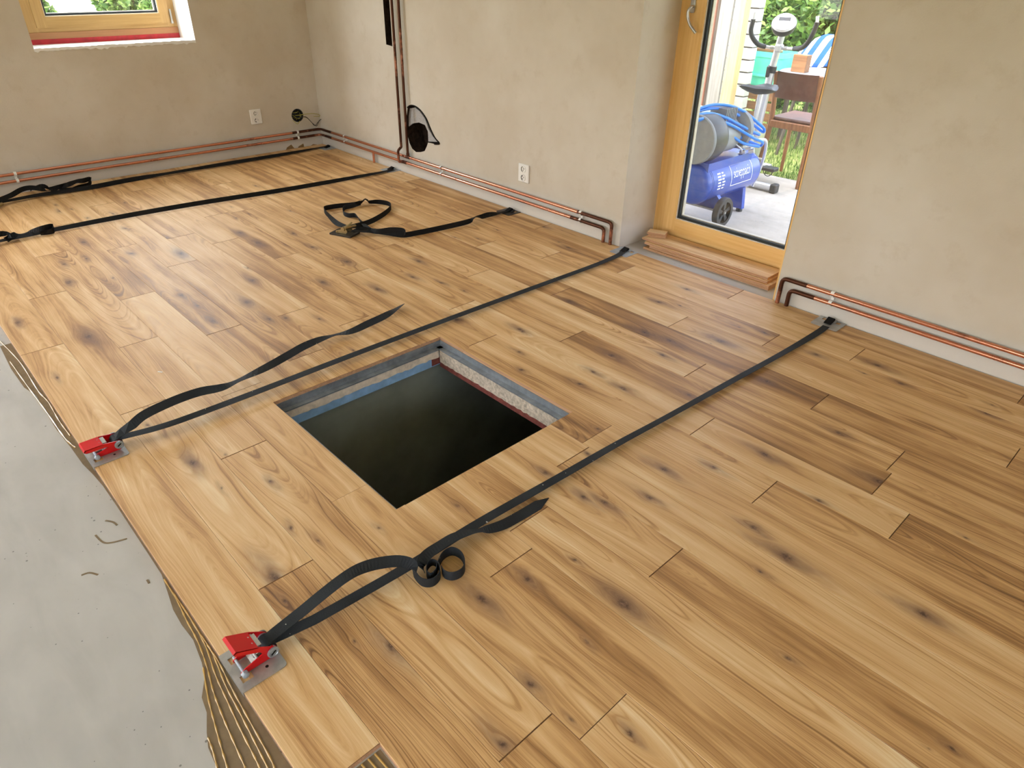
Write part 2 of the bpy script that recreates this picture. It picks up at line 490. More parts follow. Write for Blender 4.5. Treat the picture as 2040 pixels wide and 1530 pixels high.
# ------------------------------------------------------------------ mesh builder
class MB:
    def __init__(self):
        self.v, self.f, self.mi = [], [], []

    def add(self, vs, fs, mi=0):
        o = len(self.v)
        self.v += [tuple(q) for q in vs]
        self.f += [tuple(i + o for i in fc) for fc in fs]
        self.mi += [mi] * len(fs)
        return self

    def box(self, lo, hi, mi=0, rot=None, about=None):
        x0, y0, z0 = lo
        x1, y1, z1 = hi
        vs = [Vector(q) for q in ((x0, y0, z0), (x1, y0, z0), (x1, y1, z0), (x0, y1, z0), (x0, y0, z1), (x1, y0, z1), (x1, y1, z1), (x0, y1, z1))]
        if rot is not None:
            c = Vector(about) if about is not None else (Vector(lo) + Vector(hi)) / 2
            vs = [c + rot @ (q - c) for q in vs]
        return self.add(vs, [(0, 3, 2, 1), (4, 5, 6, 7), (0, 1, 5, 4), (1, 2, 6, 5), (2, 3, 7, 6), (3, 0, 4, 7)], mi)

    def bevbox(self, lo, hi, b, mi=0, rot=None):
        """box with bevelled edges (rounded look)"""
        lo, hi = Vector(lo), Vector(hi)
        c = (lo + hi) / 2
        h = (hi - lo) / 2
        pts, idx = [], {}
        for sx in (-1, 1):
            for sy in (-1, 1):
                for sz in (-1, 1):
                    for ax in range(3):
                        q = [sx * (h.x - b), sy * (h.y - b), sz * (h.z - b)]
                        q[ax] = (sx, sy, sz)[ax] * h[ax]
                        idx[(sx, sy, sz, ax)] = len(pts)
                        q = Vector(q)
                        if rot is not None:
                            q = rot @ q
                        pts.append(c + q)
        fs = []
        for ax in range(3):
            o1, o2 = [a for a in range(3) if a != ax]
            for s in (-1, 1):
                def key(a, b_):
                    k = [0, 0, 0]
                    k[ax] = s
                    k[o1] = a
                    k[o2] = b_
                    return idx[(k[0], k[1], k[2], ax)]
                q = [key(-1, -1), key(1, -1), key(1, 1), key(-1, 1)]
                fs.append(q)
        for ax in range(3):                      # edge strips along axis ax
            o1, o2 = [a for a in range(3) if a != ax]
            for a in (-1, 1):
                for b_ in (-1, 1):
                    def kk(e, face):
                        k = [0, 0, 0]
                        k[ax] = e
                        k[o1] = a
                        k[o2] = b_
                        return idx[(k[0], k[1], k[2], face)]
                    fs.append([kk(-1, o1), kk(1, o1), kk(1, o2), kk(-1, o2)])
        for sx in (-1, 1):
            for sy in (-1, 1):
                for sz in (-1, 1):
                    fs.append([idx[(sx, sy, sz, 0)], idx[(sx, sy, sz, 1)], idx[(sx, sy, sz, 2)]])
        out = []
        for fc in fs:
            p0, p1, p2 = (pts[fc[0]], pts[fc[1]], pts[fc[2]])
            n = (p1 - p0).cross(p2 - p0)
            m = sum((pts[i] for i in fc), Vector()) / len(fc) - c
            out.append(tuple(fc) if n.dot(m) >= 0 else tuple(reversed(fc)))
        return self.add(pts, out, mi)

    def prism(self, poly, a, b, axis=2, mi=0, mi_side=None):
        """extrude a polygon (list of 2D points) along an axis from a to b"""
        def P(u, v, w):
            return {2: (u, v, w), 1: (u, w, v), 0: (w, u, v)}[axis]
        n = len(poly)
        area = sum(poly[i][0] * poly[(i + 1) % n][1] - poly[(i + 1) % n][0] * poly[i][1] for i in range(n))
        if (area < 0) != (axis == 1):
            poly = list(reversed(poly))
        vs = [P(u, v, a) for u, v in poly] + [P(u, v, b) for u, v in poly]
        flip = b < a
        top = tuple(range(n, 2 * n))
        bot = tuple(reversed(range(n)))
        sd = [(i, (i + 1) % n, n + (i + 1) % n, n + i) for i in range(n)]
        if flip:
            top, bot = tuple(reversed(top)), tuple(reversed(bot))
            sd = [tuple(reversed(q)) for q in sd]
        self.add(vs, [top, bot], mi)
        o = len(self.v) - 2 * n
        self.f += [tuple(i + o for i in q) for q in sd]
        self.mi += [mi if mi_side is None else mi_side] * n
        return self

    def tube(self, pts, r, seg=10, mi=0, cap=True, closed=False):
        pts = [Vector(q) for q in pts]
        n = len(pts)
        rs = r if isinstance(r, (list, tuple)) else [r] * n
        prev = None
        rings = []
        for i, q in enumerate(pts):
            if closed:
                t = pts[(i + 1) % n] - pts[i - 1]
            else:
                t = pts[min(i + 1, n - 1)] - pts[max(i - 1, 0)]
            t.normalize()
            if prev is None:
                u = t.orthogonal().normalized()
            else:
                u = prev - t * prev.dot(t)
                u = u.normalized() if u.length > 1e-6 else t.orthogonal().normalized()
            prev = u
            w = t.cross(u)
            rings.append([q + (u * math.cos(2 * math.pi * k / seg) + w * math.sin(2 * math.pi * k / seg)) * rs[i] for k in range(seg)])
        vs = [q for rg in rings for q in rg]
        fs = []
        m = n if closed else n - 1
        for i in range(m):
            j = (i + 1) % n
            for k in range(seg):
                k2 = (k + 1) % seg
                fs.append((i * seg + k, i * seg + k2, j * seg + k2, j * seg + k))
        if cap and not closed:
            fs.append(tuple(reversed(range(seg))))
            fs.append(tuple((n - 1) * seg + k for k in range(seg)))
        return self.add(vs, fs, mi)

    def cyl(self, a, b, r, seg=20, mi=0, r2=None):
        return self.tube([a, b], [r, r if r2 is None else r2], seg, mi)

    def lathe(self, prof, origin, axis, seg=28, mi=0):
        """prof: list of (radius, height along axis)"""
        ax = Vector(axis).normalized()
        u = ax.orthogonal().normalized()
        w = ax.cross(u)
        o = Vector(origin)
        vs, fs = [], []
        for r, h in prof:
            for k in range(seg):
                a = 2 * math.pi * k / seg
                vs.append(o + ax * h + (u * math.cos(a) + w * math.sin(a)) * r)
        n = len(prof)
        for i in range(n - 1):
            for k in range(seg):
                k2 = (k + 1) % seg
                fs.append((i * seg + k, i * seg + k2, (i + 1) * seg + k2, (i + 1) * seg + k))
        if prof[0][0] > 1e-5:
            fs.append(tuple(reversed(range(seg))))
        if prof[-1][0] > 1e-5:
            fs.append(tuple((n - 1) * seg + k for k in range(seg)))
        return self.add(vs, fs, mi)

    def ribbon(self, pts, width, thick=0.0016, mi=0):
        """webbing: pts = (Vector, tilt degrees); tilt 0 lies flat, 90 stands on edge"""
        P = [Vector(q[0]) for q in pts]
        T = [q[1] for q in pts]
        n = len(P)
        vs, fs = [], []
        last = None
        for i in range(n):
            t = (P[min(i + 1, n - 1)] - P[max(i - 1, 0)]).normalized()
            s = t.cross(Vector((0, 0, 1)))
            s = s.normalized() if s.length > 1e-4 else (last or Vector((1, 0, 0)))
            last = s
            u = s.cross(t)
            a = math.radians(T[i])
            side = s * math.cos(a) + u * math.sin(a)
            nor = side.cross(t)
            w = width if len(pts[i]) < 3 else pts[i][2]
            for sg, tg in ((-1, -1), (1, -1), (1, 1), (-1, 1)):
                vs.append(P[i] + side * (sg * w / 2) + nor * (tg * thick / 2))
        for i in range(n - 1):
            for k in range(4):
                k2 = (k + 1) % 4
                fs.append((i * 4 + k, i * 4 + k2, i * 4 + 4 + k2, i * 4 + 4 + k))
        fs += [(3, 2, 1, 0), tuple(4 * (n - 1) + k for k in range(4))]
        return self.add(vs, fs, mi)

    def build(self, name, mats, parent=None, smooth=False, origin=None):
        me = bpy.data.meshes.new(name)
        v = self.v
        if origin is not None:
            o3 = Vector(origin)
            v = [tuple(Vector(q) - o3) for q in v]
        me.from_pydata(v, [], self.f)
        if not isinstance(mats, (list, tuple)):
            mats = [mats]
        for m in mats:
            me.materials.append(M[m] if isinstance(m, str) else m)
        me.polygons.foreach_set('material_index', self.mi)
        me.update()
        if smooth:
            me.polygons.foreach_set('use_smooth', [True] * len(me.polygons))
            try:
                me.set_sharp_from_angle(angle=math.radians(38))
            except Exception:
                pass
        ob = bpy.data.objects.new(name, me)
        C.objects.link(ob)
        if origin is not None:
            ob.location = o3
        if parent is not None:
            put_under(ob, parent)
        return ob


def put_under(ob, parent):
    ob.parent = parent
    if parent.parent is None:
        ob.matrix_parent_inverse = parent.matrix_basis.inverted()
    else:
        ob.matrix_parent_inverse = (parent.parent.matrix_basis @ parent.parent.matrix_basis.inverted() @ parent.matrix_basis).inverted()


def thing(name, label, cat, loc=(0, 0, 0), group=None):
    o = bpy.data.objects.new(name, None)
    o.empty_display_size = 0.05
    C.objects.link(o)
    o.location = loc
    return tag(o, label, cat, group)


def tag(o, label, cat, group=None):
    o['label'] = label
    o['category'] = cat
    if group:
        o['group'] = group
    return o


def struct(o):
    o['kind'] = 'structure'
    return o


def smooth_path(pts, sub=6, closed=False):
    """Catmull-Rom through points; each point a tuple of floats of any length"""
    n = len(pts)
    out = []
    rng = n if closed else n - 1
    for i in range(rng):
        p0 = pts[(i - 1) % n] if (closed or i > 0) else pts[i]
        p1 = pts[i]
        p2 = pts[(i + 1) % n]
        p3 = pts[(i + 2) % n] if (closed or i + 2 < n) else pts[(i + 1) % n]
        for s in range(sub):
            t = s / sub
            out.append(tuple(0.5 * (2 * b + (c - a) * t + (2 * a - 5 * b + 4 * c - d) * t * t + (3 * b - a - 3 * c + d) * t ** 3)
                             for a, b, c, d in zip(p0, p1, p2, p3)))
    if not closed:
        out.append(tuple(pts[-1]))
    return out


def slab_with_holes(name, outer, holes, plane, a, b, mat, hole_mats=None, through=True):
    """flat slab between a (room side) and b (far side) with openings cut through.
    plane 'x','y','z' = constant axis. hole_mats: material per opening's jambs"""
    ax = {'x': 0, 'y': 1, 'z': 2}[plane]

    def P(u, v, w):
        return {0: (w, u, v), 1: (u, w, v), 2: (u, v, w)}[ax]
    loops = [[Vector((u, v, 0)) for u, v in outer]] + [[Vector((u, v, 0)) for u, v in h] for h in holes]
    tris = tessellate_polygon(loops)
    flat_pts = [q for lp in loops for q in lp]
    mb = MB()
    n = len(flat_pts)
    va = [P(q.x, q.y, a) for q in flat_pts]
    vb = [P(q.x, q.y, b) for q in flat_pts]
    mb.add(va + vb, [t for t in tris] + [tuple(reversed([i + n for i in t])) for t in tris], 0)
    mats = [mat]
    o = 0
    for li, lp in enumerate(loops):
        k = len(lp)
        mi = 0
        if li > 0 and hole_mats and hole_mats[li - 1]:
            if hole_mats[li - 1] not in mats:
                mats.append(hole_mats[li - 1])
            mi = mats.index(hole_mats[li - 1])
        for i in range(k):
            mb.f.append((o + i, o + (i + 1) % k, n + o + (i + 1) % k, n + o + i))
            mb.mi.append(mi)
        o += k
    ob = mb.build(name, mats)
    import bmesh
    bm = bmesh.new()
    bm.from_mesh(ob.data)
    bmesh.ops.recalc_face_normals(bm, faces=bm.faces)
    bm.to_mesh(ob.data)
    bm.free()
    return ob


def rect(u0, u1, v0, v1):
    return [(u0, v0), (u1, v0), (u1, v1), (u0, v1)]


# ================================================================== THE ROOM
WX, DY = -6.46, 3.50            # window wall and door wall faces
EX, SY = 2.70, -2.70            # walls behind the camera
CEIL = 2.55
SUB = -0.016                    # screed level under the boards
HX0, HX1, HY0, HY1 = -2.428, -1.537, 0.9356, 1.8225     # hatch
DX0, DX1, DTOP, DFACE = -2.659, -1.546, 2.15, 3.86      # door opening
GROUND = -0.10

floor = slab_with_holes('floor', [(WX - 0.3, SY - 0.3), (EX + 0.3, SY - 0.3), (EX + 0.3, DY + 0.47), (WX - 0.3, DY + 0.47)],
                        [rect(HX0 - 0.012, HX1 + 0.012, HY0 - 0.012, HY1 + 0.25)], 'z', SUB, SUB - 0.2, 'screed', ['cellar'])
struct(floor)

# ---- window wall (left)
WY0, WY1, WZ0, WZ1 = 1.262, 2.445, 0.976, 2.25
jb = [(3.268 + 0.062 * math.cos(a * math.pi / 8), 0.292 + 0.056 * math.sin(a * math.pi / 8)) for a in range(16)]
wall_left = slab_with_holes('wall_left', rect(SY - 0.3, DY + 0.47, SUB, CEIL),
                            [rect(WY0, WY1, WZ0, WZ1), rect(-2.4, -0.3, 0.2, 2.25), jb],
                            'x', WX, WX - 0.42, 'plaster', ['white_plaster', 'white_plaster', 'dark'])
struct(wall_left)

# ---- door wall (back)
hole_px = [(812, 214), (818, 210), (826, 211), (835, 217), (843, 226), (850, 237), (855, 249), (861, 263), (868, 276), (876, 286), (866, 287), (853, 284),
           (850, 292), (846, 301), (838, 303), (829, 303), (821, 296), (816, 285), (812, 270), (810, 252), (810, 232)]
hole_xz = [(PY(a, b, DY).x, PY(a, b, DY).z) for a, b in hole_px]
wall_back = slab_with_holes('wall_back', [(WX - 0.42, SUB), (DX0, SUB), (DX0, DTOP), (DX1, DTOP), (DX1, SUB), (EX + 0.3, SUB), (EX + 0.3, CEIL), (WX - 0.42, CEIL)],
                            [hole_xz, [(-5.212, 0.992), (-5.125, 0.985), (-5.125, 2.1), (-5.214, 2.1)]],
                            'y', DY, DY + 0.46, 'plaster', ['dark_brick', 'dark_brick'])
struct(wall_back)

wall_right = slab_with_holes('wall_right', rect(SY - 0.3, DY + 0.46, SUB, CEIL), [rect(-1.1, 1.3, 0.85, 2.3)], 'x', EX, EX + 0.4, 'plaster', ['white_plaster'])
struct(wall_right)
wall_front = slab_with_holes('wall_front', [(WX - 0.42, SUB), (-1.3, SUB), (-1.3, 2.3), (1.3, 2.3), (1.3, SUB), (EX + 0.3, SUB), (EX + 0.3, CEIL), (WX - 0.42, CEIL)], [rect(-5.2, -3.0, 0.8, 2.35)], 'y', SY, SY - 0.4, 'plaster', ['white_plaster'])
struct(wall_front)
ceil_b = MB().box((WX - 0.42, SY - 0.4, CEIL), (EX + 0.4, DY + 0.46, CEIL + 0.25))
struct(ceil_b.build('ceiling', 'white_plaster'))

# ---- wall hole linings (parts of the door wall)
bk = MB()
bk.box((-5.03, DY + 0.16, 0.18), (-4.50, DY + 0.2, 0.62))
bk.build('hole_back', 'dark_brick', wall_back)
msh = MB()
mpoly = [(PY(a, b, DY + 0.02).x, PY(a, b, DY + 0.02).z) for a, b in ((816, 216), (826, 214), (836, 222), (846, 236), (853, 256), (862, 272), (872, 283), (853, 282), (852, 262), (846, 249), (834, 244), (822, 246), (814, 252), (812, 236))]
msh.prism(mpoly, DY + 0.022, DY + 0.032, axis=1)
msh.build('render_mesh', 'mesh_grey', wall_back)
rim = MB()
rp = [(x, DY - 0.002, z) for x, z in hole_xz[:11]]
rim.tube(smooth_path(rp, 4), 0.0055, 6)
rim.build('torn_mesh_edge', 'dark', wall_back, smooth=True)
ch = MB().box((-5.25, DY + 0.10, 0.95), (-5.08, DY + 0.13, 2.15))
ch.build('chase_back', 'dark_brick', wall_back)
# smeared base plaster low on the window wall by the corner
sm = MB()
for (a, b, c, d, e, f) in ((568, 302, 580, 288, 590, 300), (590, 300, 604, 286, 607, 298), (617, 297, 624, 287, 652, 291)):
    p1, p2, p3 = PX(a, b, WX), PX(c, d, WX), PX(e, f, WX)
    mid = (p1.y, p1.z), ((p1.y + p2.y) / 2 - .01, (p1.z + p2.z) / 2 + .008), (p2.y, p2.z), ((p2.y + p3.y) / 2, (p2.z + p3.z) / 2), (p3.y, p3.z), ((p1.y + p3.y) / 2, p3.z - 0.03)
    sm.prism([q for q in mid], WX, WX + 0.004, axis=0)
M['brown_smear'] = flat('brown_mortar_smear', lin(140, 112, 76), 0.9, 0, 0.2, 0.2, 30)
sm.build('mortar_smear', 'brown_smear', wall_left)

# ================================================================== FLOORBOARDS
ROW0, RW = 0.2535, 0.1797
XEND0, XEND1 = WX + 0.012, 1.05
joints = {0: [-5.1, -3.565], 1: [-5.77, -4.223, -2.75, -1.521, 0.02], 2: [-4.88, -3.344, -2.198, -0.66, 0.75], 3: [-5.43, -3.898, -2.61, -1.716, -0.569, 0.96],
          4: [-6.1, -4.728, -3.2, -1.096, 0.43], 5: [-5.74, -4.206, -2.7, -1.2, 0.3], 6: [-6.2, -4.69, -3.164, -0.77, 0.76], 7: [-5.94, -4.412, -2.859, -1.33, 0.2],
          8: [-4.97, -3.912, -2.249, -1.366, 0.16], 9: [-4.94, -3.407, -2.26, -0.734, 0.8], 10: [-5.71, -4.176, -2.639, -1.114, -0.338], 11: [-5.18, -3.649, -1.998, -0.47, 0.8],
          12: [-5.98, -4.45, -2.916, -1.391, -0.49], 13: [-5.48, -3.944, -2.407, -0.878, 0.65], 14: [-4.826, -3.264, -1.739, -0.19], 15: [-5.92, -4.39, -2.836, -1.307, 0.22],
          16: [-6.1, -4.588, -2.371, -0.951, 0.58], 17: [-4.8, -3.258, -1.726, -0.295]}
tones = [(480, 960, .3), (250, 960, .5), (600, 1380, .45), (300, 1050, .5), (560, 1050, .25), (800, 1350, -.75), (600, 1200, -.3), (950, 1300, .15), (1100, 1330, -.3), (1250, 1440, .35),
         (1350, 1300, .25), (1500, 1230, -.6), (1700, 1300, .15), (1560, 1040, .1), (1430, 920, -.3), (1650, 900, -.5), (1900, 1120, -.8), (1900, 850, -.8), (1560, 770, -.9), (1450, 690, .1),
         (1250, 730, -.7), (1200, 800, .05), (1350, 640, .35), (1280, 560, .45), (1000, 520, -.8), (1080, 555, -.6), (1150, 500, -.5), (880, 540, -.35), (750, 450, .2), (600, 600, -.35),
         (500, 530, -.3), (400, 620, -.3), (450, 700, -.4), (300, 780, .0), (180, 780, .15), (100, 650, -.1), (60, 560, -.2), (200, 520, -.45), (1800, 760, -.5), (1750, 700, -.4),
         (1700, 960, -.6), (1950, 960, -.7), (1480, 570, .35), (1650, 640, -.2), (1600, 700, .05), (1250, 670, .4), (1000, 640, .35), (650, 900, .15), (760, 1080, .1), (900, 1050, .1),
         (1100, 1000, .05), (1180, 900, .2), (1300, 980, .1), (640, 750, .1), (1000, 430, -.4), (860, 400, -.6), (950, 470, .1)]
knots_px = [(128, 527, .8), (137, 562, 1), (167, 483, .9), (171, 515, .7), (225, 554, .5), (225, 426, .7), (176, 670, 1.5), (35, 643, .9), (331, 474, .7), (361, 505, 1.5),
            (361, 588, .9), (394, 609, .7), (261, 505, .8), (114, 752, .6), (478, 464, 1.1), (514, 484, 1.2), (584, 465, .8), (622, 492, .8), (690, 521, 1.1), (502, 558, 1.1),
            (492, 603, 1.3), (535, 635, .9), (424, 640, 1.0), (643, 562, 1.0), (751, 576, 1.1), (569, 633, .7), (578, 420, .6), (835, 521, .9), (822, 552, .8), (880, 564, .8),
            (925, 580, .5), (1112, 482, .6), (1131, 493, 1), (1084, 452, .8), (1133, 600, 1.1), (990, 458, .6), (910, 637, 1), (1035, 656, .9), (1314, 602, 1), (1355, 609, .5),
            (1369, 576, .8), (1522, 662, .8), (1472, 652, .5), (1284, 662, 1), (1333, 678, .8), (1435, 679, 1.3), (1320, 708, .8), (1529, 760, .8), (1218, 707, .9), (1747, 727, 1.1),
            (1795, 764, .7), (1723, 744, .5), (1626, 706, .8), (1967, 824, .8), (384, 921, 1.0), (459, 918, .35), (541, 960, .6), (545, 1150, 1.3), (634, 1077, .4), (580, 1052, .5),
            (779, 1287, 1.1), (1003, 1483, .8), (705, 1279, .4), (801, 1248, .4), (1088, 942, .8), (1170, 903, .7), (1323, 935, .9), (1361, 921, .6), (1204, 1000, .8), (1163, 990, .8),
            (1294, 992, .8), (1278, 809, .5), (1204, 831, .5), (1049, 1154, .8), (1143, 1114, .5), (1241, 1203, 1.3), (1059, 1366, .8), (1253, 1459, .6), (1138, 1434, .4), (1502, 1052, .8),
            (1753, 960, 1.3), (1523, 905, 1), (1421, 931, .7), (1629, 997, .7), (1670, 862, .7), (1567, 1109, 1.4), (1514, 1138, .5), (1838, 1223, 1), (1895, 1491, .5), (912, 1008, .5),
            (958, 1192, 1.1), (755, 1053, .4), (1033, 701, .7), (1039, 737, .7), (1153, 764, .7), (1123, 745, .5), (1180, 740, .7), (1041, 660, .8), (1174, 700, .5), (1241, 774, .9),
            (1217, 708, .6), (1370, 786, .7), (250, 455, .7), (120, 420, .8), (300, 420, .6), (620, 380, .6), (510, 370, .7), (700, 430, .6), (780, 372, .6)]
knots_w = [(FL(a, b), s) for a, b, s in knots_px]
tones_w = [(FL(a, b), s) for a, b, s in tones]
GAP, CH, TH = 0.0005, 0.0012, 0.016


def plank(poly, x0, x1, y0, y1, row):
    cx, cy = (x0 + x1) / 2, (y0 + y1) / 2
    mb = MB()
    if poly is None:
        g = GAP
        a, b, c, d = x0 + g + .0003, x1 - g - .0003, y0 + g * .5, y1 - g * .5
        lift = random.uniform(-0.00025, 0.00025)
        lv = [(a, c, -TH), (b, c, -TH), (b, d, -TH), (a, d, -TH), (a, c, -CH + lift), (b, c, -CH + lift), (b, d, -CH + lift), (a, d, -CH + lift),
              (a + CH, c + CH, lift), (b - CH, c + CH, lift), (b - CH, d - CH, lift), (a + CH, d - CH, lift)]
        mb.add(lv, [(0, 1, 5, 4), (1, 2, 6, 5), (2, 3, 7, 6), (3, 0, 4, 7), (3, 2, 1, 0)], 1)
        mb.add(lv, [(5, 6, 10, 9), (7, 4, 8, 11)], 2)
        mb.add(lv, [(4, 5, 9, 8), (6, 7, 11, 10), (8, 9, 10, 11)], 0)
    else:
        mb.prism(poly, -TH, 0.0, 2, 0, 1)
    ob = mb.build('plank', ['oak', 'oak_side', 'oak_bevel'], floor, origin=(cx, cy, 0))
    tn = None
    for q, s in tones_w:
        if x0 <= q.x < x1 and y0 <= q.y < y1:
            tn = s
    ob['tone'] = float(random.uniform(-0.5, 0.4) if tn is None else tn)
    ks = [(q.x - cx, q.y - cy, s) for q, s in knots_w if x0 <= q.x < x1 and y0 <= q.y < y1]
    ks.sort(key=lambda k: -k[2])
    while len(ks) < 4 and random.random() < 0.35:
        ks.append((random.uniform(x0, x1) - cx, random.uniform(y0, y1) - cy, random.uniform(0.25, 0.6)))
    for i in range(4):
        ob['k%d' % (i + 1)] = [float(v) for v in (ks[i] if i < len(ks) else (9.0, 9.0, 0.0))]
    return ob


for r in range(18):
    y0, y1 = ROW0 + r * RW, ROW0 + (r + 1) * RW
    end = -0.886 if r == 0 else XEND1
    xs = [XEND0] + [j for j in joints[r] if XEND0 + 0.05 < j < end - 0.02] + [end]
    for a, b in zip(xs[:-1], xs[1:]):
        if y1 <= HY0 or y0 >= HY1 or b <= HX0 or a >= HX1:
            plank(None, a, b, y0, y1, r)
            continue
        if y0 >= HY0 and y1 <= HY1:                 # board fully crossing the hatch: cut pieces
            if a < HX0:
                plank(None, a, HX0, y0, y1, r)
            if b > HX1:
                plank(None, HX1, b, y0, y1, r)
            continue
        g = GAP
        A, B, y0g, y1g = a + g, b - g, y0 + g, y1 - g
        h0, h1 = max(A, HX0), min(B, HX1)
        if y0 < HY0:                                # notch on the far side of the board
            poly = [(A, y0g), (B, y0g)]
            poly += ([(B, y1g), (h1, y1g), (h1, HY0)] if B > h1 + 1e-4 else [(B, HY0)])
            poly += ([(h0, HY0), (h0, y1g), (A, y1g)] if A < h0 - 1e-4 else [(A, HY0)])
        else:
            poly = ([(A, y0g), (h0, y0g), (h0, HY1)] if A < h0 - 1e-4 else [(A, HY1)])
            poly += ([(h1, HY1), (h1, y0g), (B, y0g)] if B > h1 + 1e-4 else [(B, HY1)])
            poly += [(B, y1g), (A, y1g)]
        plank(poly, a, b, y0, y1, r)

# ================================================================== ADHESIVE along the open board edge
adh = thing('floor_adhesive', 'trowelled tan adhesive spread on the screed along the open edge of the boards', 'adhesive', (-1.5, 0.2, SUB))
edge_px = [(0, 690), (22, 735), (48, 772), (72, 788), (92, 822), (112, 855), (140, 890), (165, 925), (185, 945), (205, 968), (240, 1010), (275, 1065), (305, 1110), (322, 1145),
           (334, 1180), (345, 1215), (362, 1245), (385, 1275), (402, 1320), (408, 1350), (402, 1390), (412, 1420), (412, 1460), (415, 1490), (432, 1530), (440, 1560)]
outer = [FL(a, b, SUB) for a, b in edge_px]
outer = [Vector((q.x, min(q.y, ROW0 - 0.006), SUB)) for q in outer]
poly = [(q.x, q.y) for q in outer] + [(-0.9, outer[-1].y), (-0.9, ROW0 - 0.006), (-0.885, ROW0), (-0.5, ROW0), (-0.5, ROW0 + RW - 0.002), (-0.884, ROW0 + RW - 0.002), (-0.884, ROW0 + 0.002), (-3.9, ROW0 + 0.002)]
film = MB()
film.prism(poly[:len(outer)] + [(-0.4, outer[-1].y), (-0.4, ROW0 + RW - 0.004), (-0.882, ROW0 + RW - 0.004), (-0.882, ROW0 - 0.002), (outer[0].x, ROW0 - 0.002)], SUB, SUB + 0.0012, 2)
film.build('adhesive_film', 'glue', adh)
ridge_px = [[(0, 680), (40, 722), (75, 778), (100, 800), (118, 838), (140, 868)],
            [(20, 720), (55, 770), (95, 825), (128, 872), (150, 892)],
            [(332, 1152), (352, 1195), (372, 1235), (395, 1280), (412, 1330), (425, 1375), (440, 1420), (462, 1470), (488, 1530)],
            [(352, 1178), (385, 1235), (410, 1290), (430, 1345), (452, 1395), (478, 1450), (508, 1510), (520, 1535)],
            [(375, 1212), (405, 1260), (425, 1300), (450, 1365), (478, 1420), (508, 1480), (535, 1535)],
            [(420, 1280), (440, 1320), (462, 1372), (500, 1440), (540, 1515), (548, 1540)],
            [(405, 1330), (415, 1390), (428, 1440), (442, 1490), (455, 1535)],
            [(414, 1470), (425, 1500), (434, 1535)]]
for rp in ridge_px:
    pts = [FL(a, b, SUB + 0.002) for a, b in rp]
    pts = [(q.x, min(q.y, ROW0 - 0.007) + random.uniform(-.001, .001), q.z) for q in pts]
    mb = MB()
    sp_ = smooth_path(pts, 7)
    mb.tube(sp_, [0.0022 + 0.0008 * math.sin(i * 1.7) + random.uniform(-.0003, .0003) for i in range(len(sp_))], 7)
    mb.build('adhesive_ridge', 'ridge', adh, smooth=True)
for k in range(9):                                   # ridges in the gap past the end of the first board
    yy = ROW0 + 0.012 + k * 0.0185
    pts = smooth_path([(-0.88, yy, SUB + 0.002), (-0.76, yy + 0.004, SUB + 0.002), (-0.6, yy - 0.002, SUB + 0.002), (-0.42, yy, SUB + 0.002)], 5)
    MB().tube(pts, 0.0026, 7).build('adhesive_ridge', 'ridge', adh, smooth=True)
for st in ([(190, 1066), (205, 1080), (222, 1081), (253, 1073)], [(210, 1037), (225, 1040), (233, 1046)], [(162, 1146), (178, 1141), (195, 1145)], [(293, 1155), (297, 1162)]):
    pts = [FL(a, b, SUB + 0.0006) for a, b in st]
    mb = MB()
    mb.ribbon([(Vector(q), 0) for q in smooth_path([tuple(p) for p in pts], 5)], 0.006, 0.001)
    mb.build('adhesive_smear', 'glue', adh)

# ================================================================== HATCH
hf = thing('hatch_frame', 'worn steel-edged frame lining the square floor hatch', 'hatch frame', ((HX0 + HX1) / 2, HY0, SUB))
a = MB()
a.prism([(HX0 - .011, SUB), (HX0 + .004, SUB), (HX0 + .004, -.046), (HX0 + .030, -.046), (HX0 + .030, -.052), (HX0 - .011, -.052)], HY0, HY1, axis=1)
a.build('angle_iron', 'steel_old', hf)
a = MB()
a.prism([(HY1 + .011, SUB), (HY1 - .004, SUB), (HY1 - .004, -.046), (HY1 - .030, -.046), (HY1 - .030, -.052), (HY1 + .011, -.052)], HX0, HX1, axis=0)
a.build('angle_iron', 'steel_old', hf)
a = MB()
a.prism([(HX1 + .011, SUB), (HX1 - .004, SUB), (HX1 - .004, -.046), (HX1 - .030, -.046), (HX1 - .030, -.052), (HX1 + .011, -.052)], HY0, HY1, axis=1)
a.build('angle_iron', 'steel_old', hf)
a = MB()
a.prism([(HY0 - .011, SUB), (HY0 + .004, SUB), (HY0 + .004, -.046), (HY0 + .030, -.046), (HY0 + .030, -.052), (HY0 - .011, -.052)], HX0, HX1, axis=0)
a.build('angle_iron', 'steel_old', hf)


def rough_strip(name, mat, along, fixed0, fixed1, z_top, z_bot, u0, u1, jit, par):
    """mortar strip with an uneven lower edge; along 'x' or 'y'"""
    mb = MB()
    n = 40
    vs, fs = [], []
    for i in range(n + 1):
        u = u0 + (u1 - u0) * i / n
        zb = z_bot + random.uniform(-jit, jit)
        off = random.uniform(-0.0015, 0.0015)
        for f_, z in ((fixed0, z_top), (fixed1 + off, z_top), (fixed1 + off, zb), (fixed0, zb)):
            vs.append((u, f_, z) if along == 'x' else (f_, u, z))
    for i in range(n):
        for k in range(4):
            k2 = (k + 1) % 4
            fs.append((4 * i + k, 4 * i + k2, 4 * i + 4 + k2, 4 * i + 4 + k))
    fs += [(3, 2, 1, 0), (4 * n, 4 * n + 1, 4 * n + 2, 4 * n + 3)]
    mb.add(vs, fs)
    return mb.build(name, mat, par)


